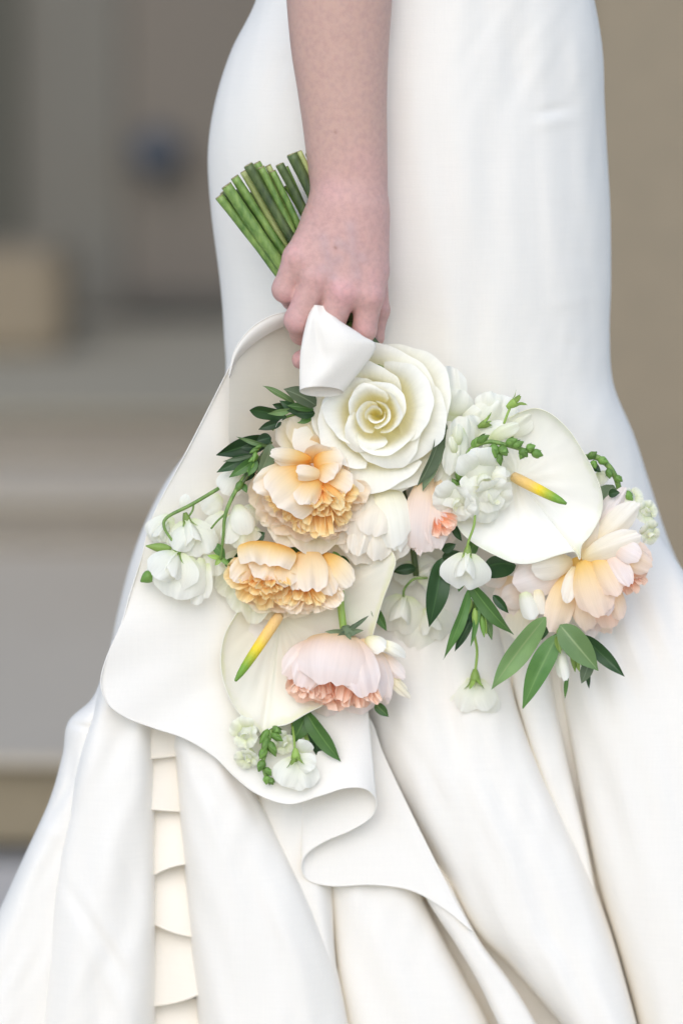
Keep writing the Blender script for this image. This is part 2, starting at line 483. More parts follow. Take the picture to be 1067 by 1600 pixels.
person = empty('person', P(533, 2000, 60), 'bride in a white satin gown, one arm hanging down and holding a bouquet', 'person')

gown = loft('gown', [(-120, 435, 900, 60, 190), (0, 400, 928, 60, 200), (80, 361, 941, 58, 205), (160, 336, 944, 56, 208),
                     (240, 325, 948, 56, 210), (330, 330, 953, 58, 210), (440, 344, 954, 62, 208), (520, 350, 952, 66, 205),
                     (600, 350, 958, 72, 205), (680, 310, 990, 84, 205), (760, 255, 1016, 94, 205), (850, 214, 1046, 100, 205), (950, 186, 1090, 106, 205),
                     (1080, 158, 1130, 112, 205), (1250, 100, 1200, 118, 210), (1400, 50, 1260, 124, 210), (1600, -30, 1330, 130, 210), (1700, -60, 1360, 130, 210)],
            M_GOWN, person, nr=190, nc=141, amax=150, flat=0.92, nz=1.0,
            wr=[(862, 172, -12, 22, 6, 4.5), (868, 190, -12, 30, 9, -3), (842, 300, 88, 260, 3, 1.3), (860, 300, 88, 260, 20, -2),
                (800, 90, 80, 90, 25, 6), (895, 330, 15, 34, 8, 1.2), (900, 400, 10, 36, 9, 1.2), (895, 470, -8, 40, 9, -1.4), (900, 540, 8, 36, 9, 1.2),
                (905, 110, 80, 80, 14, -5), (400, 130, 98, 170, 3, 1.2), (700, 250, 85, 220, 60, -7), (620, 520, 60, 90, 60, 10), (930, 250, 85, 60, 10, 4)])
props(gown, 'white satin gown, fitted above and breaking into deep folds below')

def fold(rows, label=None, mat=M_GOWN, name='skirt_fold', **k):
    k.setdefault('pw', 1.35); k.setdefault('nz', 2.2)
    return loft(name, rows, mat, gown, label=label, **k)
# far left fold
fold([(1040, 165, 215, 70, 40), (1090, 145, 210, 60, 45), (1128, 107, 200, 50, 50), (1180, 98, 185, 48, 50), (1252, 77, 175, 46, 50), (1340, 37, 160, 44, 52),
      (1430, -4, 150, 42, 54), (1520, -45, 140, 40, 56), (1640, -90, 130, 38, 60)],
     wr=[(130, 1135, 12, 24, 4, 5), (95, 1250, -60, 40, 7, 5), (60, 1290, 30, 30, 7, -4), (110, 1205, -80, 34, 8, 5)], nr=90)
# second fold, left edge over the first
fold([(1000, 175, 235, 52, 40), (1080, 155, 236, 30, 55), (1184, 121, 240, 18, 62), (1278, 104, 243, 14, 66), (1378, 84, 243, 10, 70), (1499, 68, 243, 8, 72), (1640, 58, 243, 6, 74)],
     wr=[(150, 1450, 55, 80, 10, 4), (185, 1480, 55, 70, 12, -5), (170, 1530, 60, 90, 12, -4), (205, 1380, 70, 60, 10, 3)], nr=90)
# centre-left broad fold
fold([(1080, 300, 345, 60, 30), (1152, 272, 350, 34, 40), (1190, 275, 372, 18, 52), (1262, 280, 412, 6, 66), (1367, 289, 466, -2, 78), (1446, 296, 503, -6, 84), (1514, 302, 527, -8, 88), (1600, 310, 545, -10, 92), (1680, 316, 560, -12, 94)],
     wr=[(370, 1205, 55, 70, 8, -6), (395, 1260, 60, 70, 10, 5), (330, 1240, 60, 60, 12, 3), (360, 1330, 72, 90, 6, 1.6), (440, 1450, 62, 80, 6, -1.6), (350, 1500, 80, 90, 8, 1.6)], nr=100)
# shadowed fold beside it
fold([(1180, 380, 470, 70, 30), (1258, 400, 500, 46, 40), (1385, 430, 519, 40, 46), (1480, 470, 523, 40, 46), (1600, 500, 536, 42, 44), (1680, 510, 545, 42, 44)], nr=70)
# fold under the train hem
fold([(1300, 505, 640, 72, 40), (1385, 514, 655, 52, 46), (1440, 519, 680, 46, 54), (1520, 527, 722, 40, 60), (1600, 540, 765, 36, 66), (1680, 552, 790, 34, 70)], nr=70)
# narrow strip right of the gap
fold([(1325, 650, 690, 120, 10), (1370, 655, 702, 74, 20), (1408, 668, 716, 40, 26), (1474, 711, 752, 34, 28), (1535, 747, 798, 30, 30), (1600, 778, 838, 26, 32), (1680, 815, 880, 24, 34)], nr=60)
# broad fold, centre right
fold([(780, 560, 720, 150, 20), (860, 545, 745, 120, 26), (960, 552, 776, 86, 38), (1068, 570, 798, 60, 55), (1141, 582, 820, 48, 66), (1202, 595, 846, 40, 76), (1274, 632, 881, 33, 84), (1359, 686, 919, 26, 90),
      (1450, 735, 952, 20, 94), (1511, 796, 970, 16, 90), (1600, 876, 994, 12, 80), (1680, 930, 1012, 10, 74)],
     wr=[(700, 1130, 62, 150, 22, 5), (760, 1300, 64, 160, 26, -4), (900, 1480, 66, 120, 12, 3), (640, 1170, 58, 90, 6, 1.8), (690, 1215, 60, 110, 7, -1.8), (760, 1420, 62, 90, 6, 1.5), (830, 1500, 58, 80, 6, -1.4)], nr=120)
# inner fold inside the channel
fold([(880, 790, 850, 160, 16), (980, 792, 856, 122, 20), (1068, 800, 862, 96, 26), (1180, 832, 884, 84, 28), (1300, 876, 912, 82, 26), (1390, 905, 930, 86, 20)], nr=60)
# right fold
fold([(730, 890, 960, 225, 10), (790, 876, 1000, 176, 30), (860, 864, 1046, 124, 54), (940, 862, 1100, 88, 68), (1010, 867, 1150, 68, 76), (1068, 874, 1190, 58, 82), (1171, 893, 1230, 46, 90), (1305, 917, 1260, 38, 96), (1390, 936, 1280, 32, 100), (1487, 966, 1300, 26, 104), (1600, 996, 1320, 22, 108), (1680, 1010, 1330, 20, 108)],
     wr=[(1000, 1250, 75, 240, 40, -5), (960, 1160, 70, 120, 7, 1.6), (1010, 1420, 66, 130, 8, -1.8), (940, 1240, 40, 40, 6, 1.2)], nr=110)
# stacked ruffles in the gap between the two left folds
def ruffle(y0, y1l, y1r, d0, d1, sag, xl=216, xr=330):
    n = 24; H = []; T = []
    for k in range(n):
        t = k / (n - 1); x = xl + (xr - xl) * t
        H.append((x, y1l + (y1r - y1l) * t + sag * math.sin(math.pi * t), d1 + 6 * math.sin(math.pi * 1.7 * t + y0)))
        T.append((x, y0, d0))
    ruled('ruffle', H, T, M_RUFFLE, gown, ns=40, nv=14, bulge=-5, hem_r=1.4)
ruffle(1830, 1960, 1955, 104, 78, 6, 200, 350)
ruffle(1680, 1840, 1832, 100, 74, 6, 206, 345)
ruffle(1560, 1700, 1690, 96, 70, 6)
ruffle(1420, 1572, 1545, 92, 62, 8)
ruffle(1340, 1430, 1466, 90, 62, 9)
ruffle(1240, 1382, 1352, 88, 60, -14)
ruffle(1160, 1262, 1268, 84, 57, 2)
ruffle(1060, 1186, 1172, 78, 56, 2)

# the train, lifted and looped over the hand, its hem snaking in an S
H = [(366, 560, 84), (300, 690, 44), (240, 805, 34), (222, 870, 26), (203, 930, 14), (190, 975, 6), (167, 1028, -2), (158, 1068, -6), (170, 1100, -6), (198, 1121, -4), (240, 1137, 0), (290, 1154, 4),
     (335, 1182, 2), (368, 1214, -6), (402, 1240, -14), (450, 1256, -20), (500, 1243, -20), (540, 1231, -18), (572, 1233, -10), (588, 1252, 2), (580, 1276, 14), (548, 1297, 20), (508, 1314, 24),
     (480, 1333, 28), (471, 1354, 34), (482, 1375, 39), (520, 1384, 40), (580, 1382, 38), (640, 1390, 36), (690, 1417, 33), (738, 1455, 30)]
T = [(500, 560, 125), (500, 690, 120), (480, 800, 90), (470, 850, 62), (470, 900, 60), (480, 940, 58), (490, 960, 58), (500, 980, 58), (505, 990, 58), (510, 1000, 58), (515, 1000, 58), (520, 1000, 58),
     (525, 1000, 58), (530, 1000, 56), (535, 1000, 54), (545, 1010, 50), (555, 1040, 44), (562, 1070, 38), (570, 1095, 32), (575, 1110, 30), (574, 1112, 36), (566, 1120, 44), (540, 1140, 50),
     (500, 1160, 58), (470, 1160, 64), (490, 1150, 68), (530, 1130, 68), (575, 1120, 66), (600, 1180, 60), (645, 1275, 52), (715, 1415, 40)]
train = ruled('train', H, T, M_GOWN, gown, ns=260, nv=44, label='lifted train with a narrow rolled hem curling below the flowers',
              fn=lambda p, s, v: p + np.array([0, 0, 6 * math.sin(s * 26 + v) * v * (1 - v) + 2.2 * math.sin(s * 61 + 5 * v) * (1 - v) ** 2 * (1 if s < .62 else .3) + 3 * math.sin(9 * v + 12 * s) * v * (1 - v)]))
# inside of the loop over the wrist
H2 = [(455, 484, 14), (420, 497, 12), (388, 520, 12), (366, 552, 14), (359, 590, 18), (358, 630, 24), (358, 690, 30), (362, 760, 40)]
T2 = [(560, 500, 60), (560, 520, 64), (550, 545, 70), (540, 570, 74), (530, 600, 76), (520, 640, 78), (515, 700, 76), (510, 780, 70)]
ruled('train_loop', H2, T2, M_LOOPSHADE, gown, ns=70, nv=36, pw=1.0, bulge=20, hem=False, label='cream inside of the train where it loops over the hand, shade put into its colour')
ruled('train_loop_edge', [(462, 485, -2), (425, 493, 0), (392, 513, 0), (368, 545, 3), (358, 585, 10)], [(462, 502, 22), (430, 516, 20), (398, 536, 17), (372, 562, 16), (359, 592, 15)], M_GOWN, gown, ns=50, nv=12, bulge=-6, hem_r=1.0)

# ------------------------------------------------------------------ arm and hand (one continuous surface)
def rcone(p, a, ra, b, rb, ks=1.0):
    a = np.array(a, float) * [1, 1, ks]; b = np.array(b, float) * [1, 1, ks]
    q = p * np.array([1, 1, ks])
    ab = b - a; t = np.clip(((q - a) @ ab) / (ab @ ab), 0, 1)
    c = a + t[:, None] * ab
    return np.linalg.norm(q - c, axis=1) - (ra + (rb - ra) * t)
def smin(a, b, k):
    h = np.clip(0.5 + 0.5 * (b - a) / k, 0, 1)
    return b + (a - b) * h - k * h * (1 - h)
def chain(p, pts, ks=1.0, k=8):
    d = None
    for i in range(len(pts) - 1):
        c = rcone(p, pts[i][:3], pts[i][3], pts[i + 1][:3], pts[i + 1][3], ks)
        d = c if d is None else smin(d, c, k)
    return d
def hand_sdf(p):
    ak = np.array([(-160, 529, 14, 91), (-60, 529.5, 13, 86.5), (0, 530, 12, 82.5), (80, 531, 10, 76), (160, 536, 6, 68.5), (230, 541, 4, 64), (290, 544.5, 2, 61), (330, 544, -4, 58), (390, 542, -10, 50), (440, 542, -12, 30), (480, 542, -12, 2)], float)
    yy = np.clip(p[:, 1], -160, 480)
    kk = np.interp(yy, ak[:, 0], np.arange(len(ak))) / (len(ak) - 1)
    q_ = crm(ak, kk)
    arm = (np.hypot(p[:, 0] - q_[:, 1], (p[:, 2] - q_[:, 2]) * 1.22) - q_[:, 3]) * 0.92
    arm = np.where(p[:, 1] > 470, np.maximum(arm, p[:, 1] - 475), arm)
    back = None
    for (a, b) in (((514, 335, -12, 22), (465, 402, -30, 22)), ((528, 330, -16, 26), (492, 432, -38, 23)), ((548, 325, -16, 30), (537, 455, -43, 23.5)),
                   ((564, 330, -12, 27), (576, 462, -36, 24)), ((574, 340, 0, 24), (583, 420, -14, 21))):
        c = rcone(p, a[:3], a[3], b[:3], b[3])
        back = c if back is None else smin(back, c, 30)
    palm = smin(chain(p, [(540, 340, 4, 46), (522, 405, -4, 44), (530, 440, -8, 40)], k=12), chain(p, [(555, 350, 0, 42), (560, 430, -8, 38), (562, 455, -8, 33)], k=12), 14)
    palm = smin(palm, chain(p, [(500, 350, 0, 30), (482, 405, -12, 32)], k=12), 14)
    d = smin(arm, smin(back, palm, 18), 24)
    f1 = chain(p, [(465, 402, -30, 22), (446, 452, -22, 20.5), (458, 468, 22, 17), (492, 470, 52, 14)], k=6)
    f2 = chain(p, [(494, 436, -38, 23.5), (466, 500, -34, 21.5), (472, 520, 12, 18.5), (502, 512, 48, 15)], k=6)
    f3 = chain(p, [(534, 455, -42, 24.5), (512, 520, -34, 21.5), (497, 550, -4, 16.5), (471, 562, 10, 15)], k=6)
    f4 = chain(p, [(576, 462, -34, 23), (569, 516, -26, 18.5), (556, 540, 14, 16), (524, 540, 44, 14)], k=6)
    th = chain(p, [(566, 350, 22, 24), (588, 425, 26, 17), (594, 485, 32, 14), (586, 528, 36, 12.5), (556, 552, 44, 11.5)], k=8)
    d = smin(d, th, 12)
    fs = smin(smin(f1, f2, 2.5), smin(f3, f4, 3), 4.5)
    d = smin(d, fs, 7)
    # knuckles and the valleys between them
    def blob(c, r_, amp):
        return amp * np.exp(-(((p - np.array(c)) ** 2).sum(1)) / (r_ * r_))
    d = d - blob((537, 458, -66), 18, 2.6) - blob((491, 432, -60), 18, 1.6) - blob((462, 402, -50), 16, 1.2) - blob((580, 462, -60), 15, 1.0)
    d = d + blob((514, 452, -62), 11, 1.0) + blob((478, 420, -56), 10, 0.8) + blob((560, 470, -60), 11, 1.4)
    return d
def surface_net(f, lo, hi, h):
    xs = [np.arange(lo[k], hi[k] + h, h) for k in range(3)]
    n = [len(x) for x in xs]
    G = np.stack(np.meshgrid(*xs, indexing='ij'), -1).reshape(-1, 3)
    D = np.concatenate([f(G[i:i + 200000]) for i in range(0, len(G), 200000)]).reshape(n)
    s = D < 0
    idx = -np.ones([k - 1 for k in n], int)
    cnt = np.zeros([k - 1 for k in n]); acc = np.zeros([k - 1 for k in n] + [3])
    corners = [(i, j, k) for i in (0, 1) for j in (0, 1) for k in (0, 1)]
    def sub(A, c): return A[c[0]:c[0] + n[0] - 1, c[1]:c[1] + n[1] - 1, c[2]:c[2] + n[2] - 1]
    for a in corners:
        for ax in range(3):
            if a[ax]: continue
            b = list(a); b[ax] = 1
            da, db = sub(D, a), sub(D, b)
            m = (da < 0) != (db < 0)
            t = np.where(m, da / np.where(m, da - db, 1), 0)
            pos = np.zeros(da.shape + (3,)); 
            for q in range(3): pos[..., q] = a[q]
            pos[..., ax] += t
            acc += pos * m[..., None]; cnt += m
    cells = np.argwhere(cnt > 0)
    idx[tuple(cells.T)] = np.arange(len(cells))
    V = (cells + acc[tuple(cells.T)] / cnt[tuple(cells.T)][:, None]) * h + np.array(lo)
    F = []
    for ax in range(3):
        o1, o2 = [(1, 2), (2, 0), (0, 1)][ax]
        sl = [slice(1, n[k] - 1) for k in range(3)]
        A = np.take(s, range(0, n[ax] - 1), ax); B = np.take(s, range(1, n[ax]), ax)
        e = np.argwhere(A != B)
        for c in e:
            if c[o1] == 0 or c[o2] == 0 or c[o1] >= n[o1] - 1 or c[o2] >= n[o2] - 1: continue
            q = []
            for (u, v) in ((0, 0), (1, 0), (1, 1), (0, 1)):
                cc = c.copy(); cc[o1] -= u; cc[o2] -= v
                q.append(int(idx[tuple(cc)]))
            if A[tuple(c)]: q = q[::-1]
            if min(q) >= 0: F.append(tuple(q))
    def grad(p):
        e = 0.6; g_ = np.zeros_like(p)
        for k in range(3):
            dp = np.zeros(3); dp[k] = e
            g_[:, k] = (f(p + dp) - f(p - dp)) / (2 * e)
        return g_
    for _ in range(3):
        g_ = grad(V); d = f(V)
        V = V - g_ * (d / np.maximum(0.2, (g_ ** 2).sum(1)))[:, None]
    return V, F, grad(V)
HV, HF, HG = surface_net(hand_sdf, (400, -60, -110), (640, 590, 130), 3.4)
HGn = HG / np.linalg.norm(HG, axis=1)[:, None]
x_, y_, d_ = HV.T
disp = np.zeros(len(HV))
front = np.clip(-HGn[:, 2], 0, 1)
for (cy, sl, amp, wd) in ((303, -0.03, 0.9, 2.6), (312, -0.05, 0.6, 2.4), (344, 0.25, 0.6, 2.6), (334, 0.3, 0.5, 2.4), (326, 0.3, 0.4, 2.4)):
    xm = np.exp(-((x_ - (575 if cy < 320 else 500)) / 40) ** 2)
    disp -= amp * xm * np.exp(-((y_ - cy - (x_ - 540) * -sl) / wd) ** 2)
for (x0, y0, x1, y1) in ((505, 372, 520, 440), (548, 350, 556, 440), (528, 380, 560, 410)):   # veins and tendons
    t = np.clip(((x_ - x0) * (x1 - x0) + (y_ - y0) * (y1 - y0)) / ((x1 - x0) ** 2 + (y1 - y0) ** 2), 0, 1)
    dd = np.hypot(x_ - x0 - t * (x1 - x0), y_ - y0 - t * (y1 - y0))
    disp += 0.6 * np.exp(-(dd / 6) ** 2) * front
HV = HV + HGn * disp[:, None]
hand = mesh_obj('body', PW(HV), HF, None, person)
# natural skin tints: pinker hand, redder knuckles, faint veins, two moles
red = np.zeros(len(HV)); red += 0.45 / (1 + np.exp(-(y_ - 270) / 30))
for (cx, cy, r_, a) in ((540, 462, 22, 0.65), (527, 448, 14, 0.3), (585, 440, 24, 0.2), (455, 395, 22, 0.3), (495, 440, 20, 0.25), (446, 470, 18, 0.45), (462, 512, 18, 0.5), (520, 292, 24, 0.25), (566, 250, 26, 0.2), (570, 512, 20, 0.35), (466, 562, 20, 0.4), (588, 470, 16, 0.3)):
    red += a * np.exp(-((x_ - cx) ** 2 + (y_ - cy) ** 2) / r_ ** 2)
blue = np.zeros(len(HV))
for (x0, y0, x1, y1) in ((505, 372, 520, 432), (548, 352, 556, 430), (528, 378, 566, 404), (505, 420, 530, 405)):
    t = np.clip(((x_ - x0) * (x1 - x0) + (y_ - y0) * (y1 - y0)) / ((x1 - x0) ** 2 + (y1 - y0) ** 2), 0, 1)
    dd = np.hypot(x_ - x0 - t * (x1 - x0), y_ - y0 - t * (y1 - y0))
    blue = np.maximum(blue, np.exp(-(dd / 9) ** 2) * 0.35)
mole = np.exp(-((x_ - 524) ** 2 + (y_ - 387) ** 2) / 6) + 0.9 * np.exp(-((x_ - 524) ** 2 + (y_ - 206) ** 2) / 6)
at = hand.data.attributes.new('tint', 'FLOAT_VECTOR', 'POINT')
at.data.foreach_set('vector', np.stack([np.clip(red, 0, 1), blue, np.clip(mole, 0, 1)], 1).ravel())
m_skin, nt, b, out = new_mat('skin')
a_ = N(nt, 'ShaderNodeAttribute', attribute_name='tint'); sp = N(nt, 'ShaderNodeSeparateXYZ'); nt.links.new(a_.outputs['Vector'], sp.inputs[0])
n1 = noise(nt, 60, 4, 0.6); n2 = noise(nt, 220, 3, 0.6)
c = mixc(nt, n1.outputs[0], (0.56, 0.36, 0.285), (0.60, 0.39, 0.32))
c = mixc(nt, sp.outputs[0], c, (0.685, 0.385, 0.365))
c = mixc(nt, sp.outputs[1], c, (0.47, 0.37, 0.39))
r2 = N(nt, 'ShaderNodeMapRange'); r2.inputs[1].default_value = 0.4; r2.inputs[2].default_value = 0.75; r2.inputs[3].default_value = 0.0; r2.inputs[4].default_value = 0.5
nt.links.new(n2.outputs[0], r2.inputs[0])
c = mixc(nt, r2.outputs[0], c, (0.43, 0.265, 0.24))
c = mixc(nt, sp.outputs[2], c, (0.38, 0.21, 0.16))
nt.links.new(c, b.inputs['Base Color'])
b.inputs['Roughness'].default_value = 0.5
b.inputs['Subsurface Weight'].default_value = 0.25
b.inputs['Subsurface Radius'].default_value = (1.0, 0.35, 0.2)
b.inputs['Subsurface Scale'].default_value = 0.004
b.inputs['Specular IOR Level'].default_value = 0.35
n3 = noise(nt, 900, 3, 0.6); v3 = N(nt, 'ShaderNodeTexVoronoi'); v3.inputs['Scale'].default_value = 900
tc = N(nt, 'ShaderNodeTexCoord'); nt.links.new(tc.outputs['Object'], v3.inputs['Vector'])
b1 = bump(nt, b, v3.outputs['Distance'], 0.3, 0.0005)
bump(nt, b, n3.outputs[0], 0.25, 0.0006, b1)
hand.data.materials.append(m_skin)

# ------------------------------------------------------------------ plant builders
CAMN = np.array([0, 0, -1.0])
def petal(name, b, t, w, n, mat, parent, cup=0.6, bow=0.1, curl=0.0, ruf=0.02, basew=0.3, peak=0.6, tipk=0.25, notch=0.0,
          nu=13, nv=13, seed=None, twist=0.0, taper=0.25, lip=0.0, label=None, join=None, uvs=None, k1=2.3, k2=5.1, pw=2.6, crk=0.008, edge=1.0):
    """One petal from base b to tip t, width w; n is the way its inner face looks; cup > 0 bends the sides towards n."""
    rr = random.Random(seed if seed is not None else int(rng.integers(1 << 30)))
    ph, ph2, ph3 = rr.random() * 6.28, rr.random() * 6.28, rr.random() * 6.28
    b = np.array(b, float); t = np.array(t, float); A = t - b; L = np.linalg.norm(A); a = A / L
    n = norm(np.array(n, float) - a * np.dot(n, a)); sd = np.cross(a, n)
    V = []; U = []
    for j in range(nv):
        v0 = j / (nv - 1)
        for i in range(nu):
            u = -1 + 2 * i / (nu - 1)
            v = v0 * (1 - tipk * abs(u) ** pw - notch * math.exp(-(u / 0.16) ** 2) + (0.014 * math.sin(5 * u + ph) + 0.010 * math.sin(11 * u + ph3) + 0.004 * math.sin(21 * u + ph2)) * v0 * min(edge, 1.5))
            if v < peak: wf = basew + (1 - basew) * math.sin(math.pi / 2 * v / peak) ** 0.9
            else: wf = 1 - taper * ((v - peak) / (1 - peak)) ** 2
            wd = w / 2 * wf
            ca = cup if abs(cup) > 1e-3 else 1e-3
            x = wd * math.sin(ca * u) / ca
            h = wd * (1 - math.cos(ca * u)) / ca
            h += bow * L * 4 * v * (1 - v)
            if v > 0.5: h += curl * L * ((v - 0.5) / 0.5) ** 2.2
            if lip: h += lip * L * max(0, (max(v0, abs(u) * 0.9) - 0.82) / 0.18) ** 2
            h += ruf * L * (v ** 1.8) * (math.sin(k1 * u * 1.6 + ph) + 0.55 * math.sin(k2 * u * 1.3 + ph2) + 0.3 * math.sin(11 * u + ph3) * v)
            h += crk * L * (math.sin(8 * u + ph3) + 0.6 * math.sin(15 * u + ph2 + 2 * v) + 0.8 * math.exp(-(u / 0.12) ** 2)) * v ** 1.2 * (1.1 - 0.5 * v)
            al = L * v
            if twist:
                h += twist * u * wd * v
            V.append(b + a * al + sd * x + n * h)
            U.append(((u + 1) / 2, v0 if uvs is None else uvs[0] + (uvs[1] - uvs[0]) * v0))
    F = grid_faces(nv, nu)
    if join is not None:
        off = len(join[0]); join[0].extend(V); join[1].extend([tuple(q + off for q in f) for f in F]); join[2].extend(U); return None
    o = mesh_obj(name, PW(V), F, mat, parent, uv=U)
    return props(o, label)
def leaf(b, t, w, n, mat, parent, fold_=0.35, bow=0.08, curl=0.0, name='leaf', nu=7, nv=17, peak=0.42, twist=0.0, label=None, join=None, wav=0.02, tipp=1.0):
    b = np.array(b, float); t = np.array(t, float); A = t - b; L = np.linalg.norm(A); a = A / L
    n = norm(np.array(n, float) - a * np.dot(n, a)); sd = np.cross(a, n)
    ph = rng.random() * 6.28
    V = []; U = []
    for j in range(nv):
        v = j / (nv - 1)
        wf = (v / peak) ** 0.75 * math.exp(0.75 * (1 - v / peak)) if v < peak else math.cos(math.pi / 2 * ((v - peak) / (1 - peak)) ** (1.15 * tipp)) 
        wf = max(wf, 0.03)
        tw = twist * v
        nn = n * math.cos(tw) + sd * math.sin(tw); ss = sd * math.cos(tw) - n * math.sin(tw)
        for i in range(nu):
            u = -1 + 2 * i / (nu - 1)
            x = w / 2 * wf * u
            h = fold_ * abs(x) + wav * L * math.sin(9 * v + ph + (1.5 if u > 0 else 0)) * abs(u) 
            V.append(b + a * L * v + ss * x + nn * h + n * (bow * L * 4 * v * (1 - v) + curl * L * v ** 3))
            U.append(((u + 1) / 2, v))
    F = grid_faces(nv, nu)
    if join is not None:
        off = len(join[0]); join[0].extend(V); join[1].extend([tuple(q + off for q in f) for f in F]); join[2].extend(U); return None
    o = mesh_obj(name, PW(V), F, mat, parent, uv=U)
    return props(o, label)
def J(): return ([], [], [])
def flush(name, j, mat, parent, label=None):
    o = mesh_obj(name, PW(j[0]), j[1], mat, parent, uv=j[2] if j[2] else None)
    return props(o, label)
def bud(name, b, t, r_, mat, parent, n=10, seg=9, prof=None, join=None):
    prof = prof or [0.35, 0.8, 1.0, 1.0, 0.9, 0.7, 0.4, 0.12]
    return tube(name, [b, (np.array(b) + np.array(t)) / 2, t], [p * r_ for p in prof], mat, parent, n=n, seg=seg, join=join)
def frame(axis, roll=0.0):
    z = norm(axis); ref = np.array([0.0, -1.0, 0.0]) if abs(z[1]) < 0.9 else np.array([1.0, 0, 0])
    e1 = norm(ref - z * np.dot(ref, z)); e2 = np.cross(z, e1)
    c, s = math.cos(roll), math.sin(roll)
    return z, e1 * c + e2 * s, e2 * c - e1 * s
def whorl(parent, c, axis, n, rb, rt, h, w, mat, roll=0.0, cup=1.0, bow=-0.05, curl=0.0, ruf=0.02, jit=0.1, base_h=0.0, **kw):
    z, e1, e2 = frame(axis)
    c = np.array(c, float)
    for k in range(n):
        ph = roll + 2 * math.pi * k / n + rng.normal() * 0.12
        o = e1 * math.cos(ph) + e2 * math.sin(ph)
        j = 1 + rng.normal() * jit
        petal('petal', c + o * rb + z * base_h, c + o * rt * j + z * h * (1 + rng.normal() * jit * 0.6), w * (1 + rng.normal() * 0.08), z * 0.45 - o, mat, parent,
              cup=cup, bow=bow, curl=curl, ruf=ruf, **kw)
def wrap_petal(parent, c, axis, phi, half, rb, rt, h, mat, spiral=0.12, curl=0.18, ruf=0.02, nu=29, nv=17, tipk=0.22, point=0.0):
    """a rose petal wrapped round the bud: a wide arc with a rolled rim"""
    z, e1, e2 = frame(axis); c = np.array(c, float)
    ph1, ph2 = random.random() * 6.28, random.random() * 6.28
    V = []; U = []
    for j in range(nv):
        v0 = j / (nv - 1)
        for i in range(nu):
            u = -1 + 2 * i / (nu - 1)
            v = v0 * (1 - tipk * abs(u) ** 2.6 + point * math.exp(-(u / .3) ** 2) * v0 + (0.012 * math.sin(7 * u + ph1) + 0.008 * math.sin(19 * u + ph2)) * v0)
            r_ = rb + (rt - rb) * math.sin(min(1, v) * math.pi / 2) ** 0.8
            r_ *= 1 + spiral * u
            k = max(0, (v - 0.62) / 0.38)
            r_ += rt * curl * k ** 1.8
            r_ += rt * ruf * v * (math.sin(4 * u + ph1) + 0.5 * math.sin(9 * u + ph2))
            hh = h * (v - 0.16 * curl * 4 * k ** 2.4) + h * 0.03 * v * math.sin(5 * u + ph2)
            a = phi + u * half * (0.45 + 0.55 * min(1, v / 0.5) ** 0.7)
            V.append(c + (e1 * math.cos(a) + e2 * math.sin(a)) * r_ + z * hh)
            U.append(((u + 1) / 2, v0))
    return mesh_obj('petal', PW(V), grid_faces(nv, nu), mat, parent, uv=U)
def fan(parent, hub, a0, a1, n, r0, r1, w0, w1, dt, mat, nrm=None, cup=0.5, bow=0.1, ruf=0.04, djit=8, name='petal', alternate=True, **kw):
    hub = np.array(hub, float)
    for k in range(n):
        a = R(a0 + (a1 - a0) * (k + 0.5 + rng.normal() * 0.18) / n)
        r_ = r0 + (r1 - r0) * rng.random()
        w = w0 + (w1 - w0) * rng.random()
        d = dt + rng.normal() * djit
        tip = hub + np.array([math.cos(a) * r_, math.sin(a) * r_, d])
        side = np.array([-math.sin(a), math.cos(a), 0])
        n_ = (nrm if nrm is not None else CAMN) + side * (0.5 * rng.normal() if alternate else 0.0)
        petal(name, hub + np.array([math.cos(a), math.sin(a), 0]) * 2, tip, w, n_, mat, parent, cup=cup * (1 + 0.3 * rng.normal()), bow=bow, ruf=ruf, **kw)
GB = 'blooms of the hand-held bouquet'
GL = 'greenery of the hand-held bouquet'
GS = 'cut stem ends above the hand'
def thing(name, hub, label, cat, group=GB):
    return empty(name, P(*hub), label, cat, group)

# ---- ribbon loop over the fingers
rib = empty('satin_ribbon', P(500, 560, -60), 'smooth white satin ribbon loop hanging over the fingers above the white rose', 'ribbon')
rl = crm([(488, 476, -46), (478, 505, -58), (470, 545, -64), (468, 580, -66), (468, 611, -66)], np.linspace(0, 1, 40))
rr_ = crm([(508, 478, -46), (530, 500, -58), (566, 524, -60), (586, 546, -52), (536, 613, -48)], np.linspace(0, 1, 40))
V = []
for i in range(40):
    t_ = i / 39
    for j in range(48):
        a = 2 * math.pi * j / 48
        m_ = (rl[i] + rr_[i]) / 2; hw = (rr_[i] - rl[i]) / 2
        dep = 8 + 9 * t_
        V.append(m_ + hw * math.cos(a) + np.array([0, -8 * math.sin(a) * t_ ** 3, dep * (-math.sin(a)) + (2.6 * math.sin(6 * t_ + 3.2 * math.cos(a)) + 5.0 * math.exp(-((math.cos(a) + 0.55 - .25 * t_) / .16) ** 2) * math.sin(3.1 * min(1, t_ * 1.1))) * (math.sin(a) > 0) * math.sin(a)]))
lp = mesh_obj('loop', PW(V), grid_faces(40, 48, True), M_RIBBON, rib)

